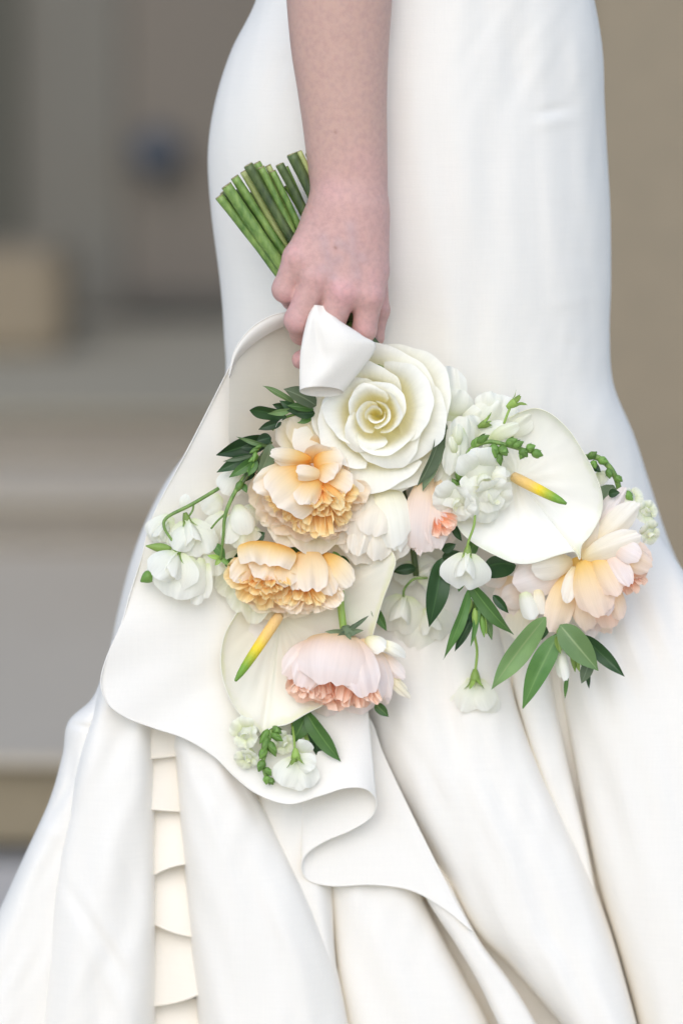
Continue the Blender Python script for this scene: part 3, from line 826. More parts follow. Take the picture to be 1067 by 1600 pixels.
# ---- cut stems above the hand
def cut_stem(top, end, r_, mat, label, bend=0.0):
    top = np.array(top, float); end = np.array(end, float)
    o = empty('flower_stem', P(*top), label, 'flower stem', GS)
    a = norm(end - top); sidev = np.array([-a[1], a[0], 0])
    mid = (top + end) / 2 + sidev * bend
    tube('stem', [top, (top + mid) / 2 + sidev * bend * .3, mid, (mid + end) / 2 + sidev * bend * .3, end], [r_ * (0.95 + 0.14 * random.random()) for _ in range(9)], mat, o, n=9, seg=30)
    tube('cut_face', [top - a * 1.2, top + a * 0.5], [r_ * 0.93, r_ * 0.99], M_CUT, o, n=12, seg=2)
    k = 0.25 + 0.5 * random.random()
    q = top * (1 - k) + (mid if k > .5 else (top + mid) / 2) * k
    for w_ in range(4):
        k = 0.12 + 0.34 * random.random() + 0.2 * w_
        q = top + (end - top) * k * .8 + sidev * (bend * 4 * k * (1 - k) * 0.8 + r_ * random.uniform(-.95, .95)) + np.array([0, 0, -r_ * .3])
        tube('node', [q - a * 3.5, q, q + a * 3], [0.3, random.uniform(1.2, 2.4), 0.3], random.choice([mat, M_STEMY, M_STEMD]), o, n=6, seg=7)
END = (540, 500, 25)
cut_stem((343, 307, 6), (505, 525, 18), 7.6, M_STEM, 'leftmost green cut stem of the bundle', -3)
cut_stem((354, 290, -4), (515, 515, 6), 9.0, M_STEM, 'thick bright green cut stem, second from the left end', 3)
cut_stem((367, 277, 6), (520, 505, 22), 7.0, M_STEM, 'smooth blue-green cut stem, third from the left end', 2)
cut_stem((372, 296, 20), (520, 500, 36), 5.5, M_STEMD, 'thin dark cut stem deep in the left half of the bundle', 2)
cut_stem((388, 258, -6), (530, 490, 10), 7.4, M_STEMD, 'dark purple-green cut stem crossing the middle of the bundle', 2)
cut_stem((401, 255, 12), (535, 495, 30), 7.0, M_STEM, 'green cut stem just right of the dark crossing one', 0)
cut_stem((419, 259, 14), (540, 490, 32), 5.0, M_STEMY, 'thin pale green cut stem in the gap at the middle', 3)
cut_stem((394, 300, 30), (520, 490, 44), 7.0, M_STEM, 'short green cut stem hidden low behind the middle ones', 0)
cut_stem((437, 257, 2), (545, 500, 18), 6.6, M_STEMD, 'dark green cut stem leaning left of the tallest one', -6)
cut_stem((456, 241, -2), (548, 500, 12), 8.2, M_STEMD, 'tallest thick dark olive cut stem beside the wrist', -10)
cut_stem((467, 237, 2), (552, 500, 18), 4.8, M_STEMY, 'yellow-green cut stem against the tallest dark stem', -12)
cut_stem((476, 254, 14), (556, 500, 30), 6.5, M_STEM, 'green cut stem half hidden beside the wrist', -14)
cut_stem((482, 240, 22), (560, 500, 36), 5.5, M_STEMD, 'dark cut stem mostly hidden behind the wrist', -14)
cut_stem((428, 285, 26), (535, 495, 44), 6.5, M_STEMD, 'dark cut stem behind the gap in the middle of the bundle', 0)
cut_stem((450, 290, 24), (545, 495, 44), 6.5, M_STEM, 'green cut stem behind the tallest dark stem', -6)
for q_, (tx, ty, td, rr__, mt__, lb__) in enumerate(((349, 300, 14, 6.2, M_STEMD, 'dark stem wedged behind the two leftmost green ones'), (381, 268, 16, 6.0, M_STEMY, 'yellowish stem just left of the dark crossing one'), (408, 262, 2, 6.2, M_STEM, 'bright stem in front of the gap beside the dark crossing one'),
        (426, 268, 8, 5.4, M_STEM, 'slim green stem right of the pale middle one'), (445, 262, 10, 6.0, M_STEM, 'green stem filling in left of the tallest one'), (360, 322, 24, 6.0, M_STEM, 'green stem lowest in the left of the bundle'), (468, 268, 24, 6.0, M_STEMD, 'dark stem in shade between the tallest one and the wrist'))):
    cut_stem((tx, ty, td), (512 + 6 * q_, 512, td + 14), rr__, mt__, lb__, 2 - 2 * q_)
for (a0, b0, r_, mt, lb) in (((555, 500, 10), (612, 572, 6), 7.5, M_STEMD, 'dark green stem leaving the hand just above the white rose'),
                         ((545, 505, 14), (600, 580, 10), 7.0, M_STEM, 'green stem beside the dark one between hand and white rose')):
    o = empty('flower_stem', P(*a0), lb, 'flower stem', 'stems between the hand and the blooms')
    tube('stem', [a0, (np.array(a0) + np.array(b0)) / 2, b0], r_, mt, o, n=12, seg=12)

# ---- big white rose
o = thing('white_rose', (597, 655, 30), 'large open white rose at the top of the bouquet, under the ribbon', 'rose')
c = (600, 652, 34); ax = (-0.10, -0.02, -1)
for (tip, w, kw) in (((604, 541, -4), 150, dict(tipk=0.5, pw=1.6, curl=-0.05)), ((672, 580, 6), 120, dict(curl=-0.10)), ((690, 645, 4), 130, dict(curl=-0.16)),
                     ((668, 722, 0), 120, dict(curl=-0.12)), ((612, 765, -4), 130, dict(curl=-0.14)), ((548, 748, 0), 110, dict(curl=-0.12)),
                     ((492, 690, 2), 110, dict(curl=-0.14)), ((500, 622, 8), 110, dict(curl=-0.1)), ((535, 585, 2), 110, dict(curl=-0.1))):
    petal('petal', (600, 655, 34), tip, w, (0, 0, -1), M_WHITE, o, cup=0.75, bow=-0.16, ruf=0.02, lip=-0.03, nu=17, nv=17, **kw)
for (n_, half, rt, h, curl, roll) in ((4, 1.05, 99, 40, .20, .35), (4, 1.12, 84, 56, .22, 1.0), (4, 1.1, 68, 69, .26, .2), (3, 1.25, 52, 80, .28, 1.2), (3, 1.2, 37, 88, .26, .3), (2, 1.5, 24, 93, .24, 1.3), (2, 1.6, 13, 96, .2, .1)):
    for k in range(n_):
        ce = np.array((592, 650, 34.0)) + rng.normal(size=3) * [3.0, 3.0, 1.0]
        wrap_petal(o, ce, (-.1 + .04 * rng.normal(), .05 * rng.normal(), -1), roll + 6.283 * k / n_ + 0.3 * random.random(), half, rt * .25, rt * (1 + .07 * rng.normal()), h * (1 + .04 * rng.normal()), M_WHITE, curl=curl * (1 + .3 * rng.normal()), point=.07, ruf=.035, spiral=.16)

# ---- peach rose A
H = (493, 752, 30)
o = thing('garden_rose', H, 'ruffled peach garden rose with deep orange heart, left of the white rose', 'rose')
A = dict(nu=15, nv=15)
for (b_, t_, w, mt, kw) in (
    ((488, 745, 34), (404, 815, 6), 70, M_YEL, dict(cup=.6, bow=-.12)), ((490, 760, 36), (436, 852, -4), 84, M_YEL, dict(cup=.6, bow=-.15)),
    ((492, 765, 36), (488, 868, -8), 90, M_YEL, dict(cup=.7, bow=-.15)), ((496, 760, 34), (540, 848, 4), 76, M_CREAM, dict(cup=.6, bow=-.12)),
    ((484, 712, 24), (438, 655, 6), 58, M_WHITE, dict(cup=.7, bow=-.16, lip=.05)), ((487, 712, 18), (456, 652, -4), 42, M_YEL, dict(cup=.6, bow=-.12)),
    ((490, 720, 20), (520, 690, 4), 60, M_PEACH, dict(cup=.5, bow=-.12)),
    ((495, 745, 26), (556, 775, -2), 100, M_PEACH, dict(cup=.8, bow=-.18)), ((495, 740, 22), (546, 728, -16), 80, M_PEACH, dict(cup=.8, bow=-.16)),
    ((494, 735, 18), (508, 700, -30), 60, M_PEACH, dict(cup=.7, bow=-.12, curl=-.1)),
    ((486, 745, 26), (388, 780, 6), 74, M_PEACH, dict(cup=.6, bow=-.14)), ((486, 738, 22), (396, 755, -8), 60, M_PEACH, dict(cup=.5, bow=-.1)),
    ((490, 755, 28), (404, 808, 2), 66, M_PEACH, dict(cup=.6, bow=-.12)), ((496, 755, 28), (552, 820, 0), 76, M_PEACH, dict(cup=.8, bow=-.15)),
    ((494, 760, 28), (520, 842, -2), 70, M_PEACH, dict(cup=.9, bow=-.15)), ((490, 760, 28), (470, 845, -2), 76, M_PEACH, dict(cup=.9, bow=-.15)),
    ((488, 758, 28), (428, 832, -2), 66, M_PEACH, dict(cup=.8, bow=-.14))):
    petal('petal', b_, t_, w, (0, 0, -1), mt, o, **{**dict(ruf=.035, edge=1.8), **A, **kw})
IN = dict(nu=17, nv=15, ruf=.03, basew=.28, peak=.75, tipk=.2, pw=3.0, djit=6, edge=.8, taper=.08, crk=.022)
IC = dict(nu=25, nv=17, ruf=.03, basew=.5, peak=.8, tipk=.16, pw=3.0, djit=5, edge=1.0, taper=.0, crk=.034)
fan(o, (492, 752, 10), 8, 176, 12, 78, 94, 44, 58, -26, M_PEACH, cup=.9, bow=-.10, **IC)
fan(o, (493, 754, 2), 12, 170, 12, 66, 86, 34, 46, -36, M_PEACHIN, cup=1.2, bow=-.06, **IC)
fan(o, (494, 754, -4), 20, 160, 13, 50, 70, 26, 34, -40, M_PEACHIN, cup=1.4, bow=-.04, **IN)
fan(o, (495, 754, -10), 28, 150, 8, 36, 54, 22, 28, -44, M_PEACHIN, cup=1.3, bow=.0, **IN)
fan(o, (494, 750, 20), -40, 30, 6, 40, 54, 24, 34, -40, M_PEACH, cup=1.0, bow=-.06, ruf=.05, nu=9, nv=13)
for (b_, t_, w, mt, kw) in (
    ((486, 732, 0), (396, 764, -38), 54, M_PEACH, dict(cup=-.5, bow=.10, ruf=.05, basew=.6)),
    ((490, 738, -12), (430, 788, -60), 98, M_PEACH, dict(cup=-.55, bow=.13, ruf=.05, basew=.42, nu=25)),
    ((494, 744, -20), (470, 788, -66), 44, M_PEACH, dict(cup=-.6, bow=.08, ruf=.05, basew=.6)),
    ((503, 745, -8), (534, 796, -52), 32, M_PEACHIN, dict(cup=-.9, bow=.10, ruf=.03, basew=.5)),
    ((501, 740, -4), (548, 764, -38), 52, M_PEACH, dict(cup=-.7, bow=.12, ruf=.04, basew=.6)),
    ((490, 722, -2), (536, 718, -30), 48, M_PEACH, dict(cup=-.7, bow=.14, ruf=.04, basew=.6)),
    ((498, 728, -10), (524, 744, -44), 40, M_PEACH, dict(cup=-.6, bow=.14, ruf=.04, basew=.6)),
    ((500, 740, -34), (463, 737, -56), 31, M_PEACH, dict(cup=-1.0, bow=.08, ruf=.07, basew=.55, tipk=.2, crk=.02, uvs=(.5, 1))),
    ((486, 716, -6), (422, 708, -46), 30, M_PEACH, dict(cup=-1.2, bow=.10, ruf=.02)),
    ((484, 720, 0), (428, 715, -36), 30, M_PEACH, dict(cup=-1.0, bow=.06, ruf=.03))):
    petal('petal', b_, t_, w, (0, -.15, -1), mt, o, **{**dict(edge=2.2, crk=.012), **A, **kw})

# ---- cream bloom under the white rose
o = thing('garden_rose', (590, 790, 30), 'cream white rounded bloom tucked below the big white rose', 'rose')
for (b_, t_, w, mt, kw) in (
    ((590, 768, 30), (566, 882, 10), 110, M_CREAM, dict(cup=-.7, bow=.12)), ((598, 768, 28), (612, 876, 4), 92, M_CREAM, dict(cup=-.7, bow=.14)),
    ((575, 775, 24), (540, 862, 2), 60, M_CREAM, dict(cup=-.9, bow=.14)), ((596, 762, 16), (612, 856, -16), 84, M_WHITE, dict(cup=-.7, bow=.2, basew=.7)),
    ((612, 762, 22), (622, 862, -8), 50, M_WHITE, dict(cup=-1.0, bow=.16, notch=.04)), ((582, 768, 14), (560, 846, -16), 76, M_CREAM, dict(cup=-.7, bow=.2, basew=.7)),
    ((592, 782, 4), (580, 838, -26), 62, M_CREAM, dict(cup=-.7, bow=.2, notch=.05, ruf=.07)), ((575, 790, 4), (556, 868, -18), 46, M_CREAM, dict(cup=-.9, bow=.12, ruf=.06)),
    ((595, 800, 4), (588, 876, -14), 54, M_CREAM, dict(cup=-.9, bow=.14, ruf=.06))):
    petal('petal', b_, t_, w, (0, 0, -1), mt, o, **{**dict(ruf=.04, nu=21, nv=15, edge=2.4, crk=.016, uvs=(.35, 1)), **kw})

# ---- blush bud
o = thing('garden_rose', (672, 760, 24), 'half-open blush pink rose bud with coral heart, right of the cream bloom', 'rose')
for (b_, t_, w, mt, kw) in (
    ((676, 752, 34), (650, 860, 24), 60, M_BLUSH, dict(cup=-1, bow=.1)), ((680, 756, 30), (700, 850, 16), 60, M_BLUSH, dict(cup=-.9, bow=.1)),
    ((666, 746, 10), (660, 862, -4), 88, M_BLUSH, dict(cup=-1.2, bow=.18)), ((688, 748, 6), (708, 818, -12), 56, M_BLUSH, dict(cup=-1.0, bow=.2)),
    ((660, 752, 14), (646, 846, 2), 38, M_BLUSH, dict(cup=-1.2, bow=.16)), ((676, 770, -4), (684, 858, -14), 44, M_BLUSH, dict(cup=-.9, bow=.14, ruf=.06)), ((660, 800, 8), (654, 868, 0), 22, M_BLUSH, dict(cup=-.8, bow=.1, ruf=.06))):
    petal('petal', b_, t_, w, (0, 0, -1), mt, o, **{**dict(ruf=.035, nu=19, nv=15, edge=1.8, crk=.012), **kw})
fan(o, (684, 806, -10), 5, 110, 6, 30, 42, 24, 32, -14, M_CORAL, cup=1.1, bow=.0, **{**IC, 'djit': 3})
fan(o, (686, 808, -16), 15, 100, 4, 22, 32, 18, 24, -14, M_CORAL, cup=1.2, bow=.0, **{**IC, 'djit': 2})

# ---- peach rose B
o = thing('garden_rose', (450, 875, 30), 'buttery peach garden rose nodding below the ruffled peach one', 'rose')
for (b_, t_, w, mt, kw) in (
    ((440, 880, 34), (372, 925, 22), 70, M_YEL, dict(cup=.5)), ((445, 885, 36), (410, 966, 20), 90, M_YEL, dict(cup=.6)), ((455, 885, 36), (470, 965, 20), 80, M_YEL, dict(cup=.6)),
    ((465, 880, 34), (520, 950, 20), 60, M_YEL, dict(cup=.5)), ((430, 880, 20), (356, 900, 0), 44, M_PEACH, dict(cup=.3)),
    ((425, 900, 20), (372, 935, 4), 50, M_PEACH, dict(cup=.6)), ((430, 905, 24), (398, 955, 4), 56, M_YEL, dict(cup=.7)), ((440, 905, 24), (436, 958, 0), 56, M_PEACH, dict(cup=.8))):
    petal('petal', b_, t_, w, (0, 0, -1), mt, o, **{**dict(ruf=.04, nu=13, nv=13, bow=-.1), **kw})
fan(o, (418, 885, 8), 15, 180, 10, 52, 70, 36, 50, -26, M_PEACHIN, cup=1.0, bow=-.06, **IC)
fan(o, (420, 888, 0), 25, 165, 12, 36, 52, 22, 30, -30, M_PEACHIN, cup=1.4, bow=-.04, **IN)
fan(o, (424, 890, -6), 35, 150, 9, 24, 38, 16, 22, -36, M_PEACHIN, cup=1.3, bow=.0, **IN)
fan(o, (478, 895, 8), 35, 125, 8, 56, 74, 34, 44, -26, M_PEACH, cup=1.0, bow=-.02, **IC)
fan(o, (474, 900, 0), 45, 130, 8, 38, 54, 18, 26, -26, M_PEACHIN, cup=1.3, bow=-.0, **IN)
for (b_, t_, w, mt, kw) in (
    ((405, 858, 0), (364, 908, -26), 40, M_PEACH, dict(cup=-.7, bow=.14)), ((428, 862, -4), (404, 903, -40), 56, M_PEACH, dict(cup=-.6, bow=.12, ruf=.07)),
    ((440, 866, -6), (448, 916, -40), 50, M_PEACH, dict(cup=-.6, bow=.12, ruf=.06)), ((420, 846, -6), (414, 884, -44), 96, M_PEACH, dict(cup=-.4, bow=.15, basew=.7, peak=.4, ruf=.09, tipk=.1, notch=.1, nu=29, k1=3.2)),
    ((470, 862, 6), (462, 922, -36), 36, M_PEACH, dict(cup=-.8, bow=.14)),
    ((515, 868, 8), (536, 922, -18), 40, M_PEACH, dict(cup=-.8, bow=.14)), ((505, 866, 6), (548, 916, -22), 46, M_PEACH, dict(cup=-.7, bow=.16)),
    ((490, 866, 2), (520, 930, -28), 40, M_PEACH, dict(cup=-.8, bow=.14)), ((482, 862, -4), (488, 924, -40), 58, M_PEACH, dict(cup=-.5, bow=.12, basew=.6, peak=.5, ruf=.06, tipk=.12, notch=.06, uvs=(.4, 1)))):
    petal('petal', b_, t_, w, (0, -.15, -1), mt, o, **{**dict(ruf=.04, nu=21, nv=15, edge=2.4, crk=.012), **kw})

# ---- pale ruffled bloom behind rose B at the left
o = thing('lisianthus', (372, 905, 40), 'pale green-white ruffled bloom peeking out left of the buttery rose', 'flower')
for (b_, t_, w, kw) in (((400, 880, 40), (340, 925, 24), 60, {}), ((400, 890, 36), (366, 955, 18), 56, {}), ((405, 900, 34), (395, 975, 16), 50, {}), ((395, 870, 30), (345, 890, 10), 44, {}),
                        ((400, 905, 26), (372, 935, 4), 40, dict(cup=-.6)), ((398, 880, 22), (352, 908, 0), 36, dict(cup=-.6))):
    petal('petal', b_, t_, w, (0, 0, -1), M_PALE, o, **{**dict(ruf=.07, nu=13, nv=13, bow=.1, cup=.5), **kw})

# ---- rose C
o = thing('garden_rose', (538, 1000, 20), 'pale pink garden rose with coral ruffles, hanging face down at the bottom', 'rose')
for (b_, t_, w, mt, kw) in (
    ((520, 1005, 34), (456, 1085, 20), 70, M_BLUSH, dict(cup=-.6)), ((530, 1005, 36), (510, 1118, 18), 110, M_BLUSH, dict(cup=-.6)), ((545, 1005, 36), (565, 1115, 18), 90, M_BLUSH, dict(cup=-.6)),
    ((560, 1005, 32), (604, 1100, 14), 50, M_BLUSH, dict(cup=-.7))):
    petal('petal', b_, t_, w, (0, 0, -1), mt, o, **{**dict(ruf=.03, nu=13, nv=13, bow=.1), **kw})
fan(o, (522, 1024, 8), 28, 152, 9, 78, 94, 56, 70, -16, M_CORAL, cup=.8, bow=-.08, **IC)
fan(o, (522, 1028, 0), 34, 146, 9, 66, 84, 44, 56, -28, M_CORAL, cup=1.0, bow=-.06, **IC)
fan(o, (548, 1030, -8), 48, 112, 5, 66, 84, 26, 34, -34, M_CORAL, cup=1.5, bow=-.02, **IC)
fan(o, (495, 1030, -8), 62, 140, 5, 50, 66, 26, 34, -28, M_CORAL, cup=1.5, bow=-.02, **IC)
for (b_, t_, w, mt, kw) in (
    ((575, 1000, 14), (604, 1092, -6), 46, M_BLUSH, dict(cup=-.9, bow=.14)), ((500, 1000, 12), (447, 1058, -26), 58, M_BLUSH, dict(cup=-.9, bow=.2)),
    ((565, 998, 6), (588, 1098, -18), 60, M_BLUSH, dict(cup=-.9, bow=.16, ruf=.05)), ((510, 1000, 4), (470, 1074, -42), 66, M_BLUSH, dict(cup=-.8, bow=.18, ruf=.05)),
    ((545, 994, 0), (572, 1088, -50), 72, M_BLUSH, dict(cup=-.9, bow=.2, ruf=.05)),
    ((530, 990, -6), (516, 1072, -58), 128, M_BLUSH, dict(cup=-.8, bow=.26, basew=.75, peak=.55, notch=.05)),
    ((572, 996, 2), (600, 1016, -22), 34, M_WHITE, dict(cup=-.8, bow=.15)), ((585, 1004, 10), (634, 1026, 0), 22, M_WHITE, dict(cup=-.8, bow=.35)),
    ((590, 1020, 12), (632, 1060, 4), 26, M_BLUSH, dict(cup=-.5, bow=.1)), ((588, 1040, 14), (640, 1090, 10), 20, M_YEL, dict(cup=-.5, bow=.1))):
    petal('petal', b_, t_, w, (0, -.25, -1), mt, o, **{**dict(ruf=.03, nu=25, nv=17, edge=2.0, crk=.010), **kw})
tube('stem', [(533, 895, 30), (532, 940, 26), (538, 992, 14)], [6, 5.6, 6], M_CALYX, o, n=12, seg=16)
tube('calyx', [(540, 978, 10), (542, 988, 8), (546, 996, 8)], [6, 15, 20], M_LEAFG, o, n=14, seg=8)
for (t_, w) in (((507, 987, -8), 9), ((560, 972, 0), 8), ((568, 985, -8), 9), ((524, 998, -22), 10), ((576, 962, 6), 7), ((548, 1000, -26), 9)):
    leaf((542, 988, 2), t_, w, (0, 0, -1), M_LEAFG, o, name='sepal', nu=5, nv=9)

# ---- rose D, right
o = thing('garden_rose', (905, 875, 20), 'loose apricot garden rose opening to the right, under the right anthurium', 'rose')
for (b_, t_, w, mt, kw) in (
    ((900, 880, 34), (935, 985, 30), 60, M_BLUSH, dict(cup=-.5)), ((905, 885, 34), (925, 1000, 34), 40, M_BLUSH, dict(cup=-.5)), ((900, 870, 30), (950, 990, 36), 50, M_APRI, dict(cup=-.5)),
    ((890, 885, 22), (802, 912, 2), 70, M_BLUSH, dict(cup=-.7, bow=.14)), ((894, 878, 14), (830, 888, -20), 50, M_CREAM, dict(cup=-.7, bow=.12)),
    ((890, 892, 16), (862, 988, -6), 50, M_APRI, dict(cup=-.7, bow=.12)), ((897, 885, 6), (884, 942, -26), 28, M_CREAM, dict(cup=-.8, bow=.14)),
    ((908, 890, 20), (918, 985, 4), 50, M_APRI, dict(cup=-.7, bow=.12)),
    ((906, 868, 22), (975, 762, 18), 38, M_BLUSH, dict(cup=-.7, bow=.12)), ((912, 866, 16), (996, 785, 6), 44, M_CREAM, dict(cup=-.7, bow=.12)), ((908, 872, 10), (930, 812, 4), 30, M_CREAM, dict(cup=-.7, bow=.12)),
    ((925, 880, 24), (1000, 900, 20), 70, M_APRI, dict(cup=-.6, bow=.1)), ((925, 870, 16), (1018, 870, 4), 60, M_APRI, dict(cup=-.8, bow=.14)),
    ((940, 905, 12), (952, 982, 6), 56, M_CORAL, dict(cup=-1.2, bow=.2)), ((950, 905, 8), (968, 968, -4), 42, M_APRI, dict(cup=-1.2, bow=.2)), ((945, 910, 2), (945, 962, -18), 40, M_BLUSH, dict(cup=-1.3, bow=.22))):
    petal('petal', b_, t_, w, (0, 0, -1), mt, o, **{**dict(ruf=.03, nu=15, nv=15, bow=.1), **kw})
fan(o, (960, 882, 14), -5, 75, 12, 40, 58, 18, 28, -14, M_CORAL, cup=1.2, bow=.02, **IN)
for (b_, t_, w, mt, kw) in (
    ((908, 872, -2), (1000, 836, -26), 44, M_CREAM, dict(cup=-.8, bow=.16)), ((960, 860, -8), (1016, 888, -22), 46, M_APRI, dict(cup=-1.0, bow=.2)),
    ((950, 858, -10), (984, 915, -40), 34, M_BLUSH, dict(cup=-.7, bow=.14, ruf=.05)), ((955, 850, -16), (1000, 872, -40), 40, M_BLUSH, dict(cup=-.8, bow=.16)),
    ((910, 876, -6), (940, 962, -34), 68, M_APRI, dict(cup=-.7, bow=.16)), ((930, 870, -10), (966, 930, -40), 48, M_APRI, dict(cup=-.7, bow=.14))):
    petal('petal', b_, t_, w, (0, -.1, -1), mt, o, **{**dict(ruf=.035, nu=19, nv=15, edge=1.8, crk=.012), **kw})

# ---- anthuriums
m_spadix, nt, b, out = new_mat('spadix')
uvn = N(nt, 'ShaderNodeUVMap'); sp2 = N(nt, 'ShaderNodeSeparateXYZ'); nt.links.new(uvn.outputs[0], sp2.inputs[0])
rp = ramp(nt, sp2.outputs[1], [(0, (0.90, 0.62, 0.30)), (0.35, (0.92, 0.60, 0.16)), (0.52, (0.90, 0.66, 0.02)), (0.66, (0.45, 0.50, 0.03)), (0.8, (0.20, 0.38, 0.03)), (1, (0.14, 0.28, 0.04))])
nt.links.new(rp.outputs[0], b.inputs['Base Color']); b.inputs['Roughness'].default_value = 0.5
vv = N(nt, 'ShaderNodeTexVoronoi'); vv.inputs['Scale'].default_value = 700; tcn = N(nt, 'ShaderNodeTexCoord'); nt.links.new(tcn.outputs['Object'], vv.inputs['Vector'])
bump(nt, b, vv.outputs['Distance'], 0.6, 0.0006)
def anthurium(c, outline, spad, label, bowl, rip=3, sm=None):
    o = thing('anthurium', c, label, 'anthurium')
    ot = np.array(outline, float); ot = np.vstack([ot, ot[:1]])
    nth = 150; nr = 26
    q = crm(ot, np.linspace(0, 1, nth))
    cc = np.array(c, float)
    V = []; U = []
    for j in range(nr):
        r_ = (j / (nr - 1))
        for i in range(nth):
            p = cc + (q[i] - cc) * r_
            th = 2 * math.pi * i / (nth - 1)
            p = p + np.array([0, 0, bowl * 4 * r_ * (1 - r_) + rip * (math.sin(3 * th + 1) + .6 * math.sin(5 * th + 2.5 * r_)) * r_ * (1 - r_) * 2 + 0.7 * math.sin(19 * th + 9 * r_) * r_ * (1 - r_) * 2 - 5 * max(0, (r_ - .88) / .12) ** 2 + 5 * (r_ > 2)])
            V.append(p); U.append((i / (nth - 1), r_))
    s_ = mesh_obj('spathe', PW(V), grid_faces(nr, nth), sm or M_SPATHE, o, uv=U)
    edge = [V[(nr - 1) * nth + i] for i in range(nth)]
    tube('rim', edge, 0.9, M_SPATHE, o, n=6, seg=nth)
    tube('spadix', [spad[0], (np.array(spad[0]) + np.array(spad[1])) / 2 + np.array([0, 0, -6]), spad[1]], [8, 8.8, 8.9, 8.8, 8.6, 8.2, 7.7, 6.9, 5.4, 2.2], m_spadix, o, n=16, seg=46)
    tube('stem', [tuple(cc + [0, 0, 6]), tuple(cc + [-6, -20, 30]), tuple(cc + [-14, -60, 40])], 6, M_STEM, o, n=10, seg=10)
    return o
anthurium((806, 745, 16), [(808, 646, 8), (835, 638, 4), (862, 648, 0), (888, 672, -4), (908, 702, -8), (928, 738, -10), (940, 775, -8), (938, 805, -6), (922, 835, -10), (908, 852, -16), (905, 874, -14), (897, 862, -16),
          (868, 868, -22), (835, 879, -26), (806, 880, -26), (775, 868, -22), (742, 850, -14), (718, 828, -4), (706, 800, 6), (712, 770, 14), (740, 730, 18), (765, 685, 16), (785, 660, 12)],
          [(802, 745, 8), (884, 787, -44)], 'glossy white anthurium facing the camera on the right of the bouquet', 16, sm=M_SPATHEW)
anthurium((440, 962, 42), [(505, 850, 40), (560, 846, 24), (600, 850, 10), (617, 873, -10), (612, 900, -6), (597, 940, 8), (584, 985, 16), (572, 1030, 18), (545, 1075, 10), (512, 1098, -2), (480, 1114, -10), (450, 1131, -14), (424, 1137, -14), (411, 1149, -12),
          (402, 1137, -12), (383, 1124, -10), (364, 1100, -6), (350, 1066, 0), (345, 1030, 6), (352, 990, 14), (375, 950, 24), (405, 905, 30), (450, 880, 32)],
          [(436, 962, 20), (368, 1064, -38)], 'cream white anthurium hanging tip down at the lower left of the bouquet', 14)

# ---- sweet peas, snapdragons
def star_calyx(c, dirv, size, parent, mat=M_CALYX, n=5):
    c = np.array(c, float); z, e1, e2 = frame(dirv, rng.random())
    tube('calyx', [c - z * size * .35, c, c + z * size * .3], [size * .12, size * .26, size * .3], mat, parent, n=8, seg=6)
    for k in range(n):
        a = 2 * math.pi * k / n
        oo = e1 * math.cos(a) + e2 * math.sin(a)
        leaf(c + oo * size * .2, c + oo * size * .62 + z * size * (0.62 + .2 * rng.random()), size * .3, z - oo * .3, mat, parent, name='sepal', nu=3, nv=7)
def sweet_pea(parent, c, up, n, size, mat=M_SWEET, cal=True, wing=True):
    c = np.array(c, float); up = norm(up); n = norm(np.array(n, float) - up * np.dot(n, up)); s_ = np.cross(up, n)
    petal('banner', c, c + up * size, size * 1.45, n, mat, parent, cup=-.45, bow=.06, curl=-.12, ruf=.07, notch=.12, basew=.32, peak=.5, tipk=.35, nu=19, nv=15)
    if wing:
        for q in (1, -1):
            petal('wing', c + n * 2, c + up * size * .72 + s_ * q * size * .22 + n * size * .30, size * .62, n * .6 + s_ * q, mat, parent, cup=-.7, bow=.12, ruf=.05, basew=.3, nu=11, nv=11)
        petal('keel', c + n * 3, c + up * size * .48 + n * size * .34, size * .34, n, M_PALE, parent, cup=-1.3, bow=.14, ruf=.02, nu=9, nv=9)
    if cal: star_calyx(c - up * size * .06, up, size * .42, parent)
def floret(parent, c, dirv, size, mat=M_SWEET, roll=0.0, tube_=True):
    z, e1, e2 = frame(dirv, roll)
    c = np.array(c, float)
    if tube_: tube('tube', [c - z * size * .5, c - z * size * .2, c + z * size * .1], [size * .12, size * .3, size * .34], M_PALE, parent, n=12, seg=8)
    for a, w, L in ((0.45, .75, .95), (-0.45, .75, .95), (2.1, .62, .75), (3.14, .62, .8), (4.18, .62, .75)):
        oo = e1 * math.cos(a) + e2 * math.sin(a)
        petal('petal', c + oo * size * .12, c + oo * size * L * .62 + z * size * .28, size * w, z - oo * .2, mat, parent, cup=-.4, bow=.08, curl=-.22, ruf=.09, basew=.5, nu=15, nv=13)
    petal('palate', c + z * size * .05, c + z * size * .42, size * .5, e1, M_PALE, parent, cup=-1.5, bow=.2, nu=9, nv=9)
def raceme(parent, path, buds, r0=3.4, r1=1.6, mat=M_STEM):
    tube('stem', path, [r0, (r0 + r1) / 2, r1], mat, parent, n=10, seg=26)
    for (b_, t_, r_) in buds:
        bud('bud', b_, t_, r_, M_BUD, parent)
        b_ = np.array(b_, float); t_ = np.array(t_, float); ax_ = norm(t_ - b_)
        z, e1, e2 = frame(ax_, rng.random() * 3)
        for k in range(3):
            oo = e1 * math.cos(2.1 * k) + e2 * math.sin(2.1 * k)
            leaf(b_ + oo * r_ * .3, b_ + (t_ - b_) * .8 + oo * r_ * .95, r_ * 1.5, oo, M_BUD, parent, name='sepal', nu=3, nv=7, fold_=-.2)

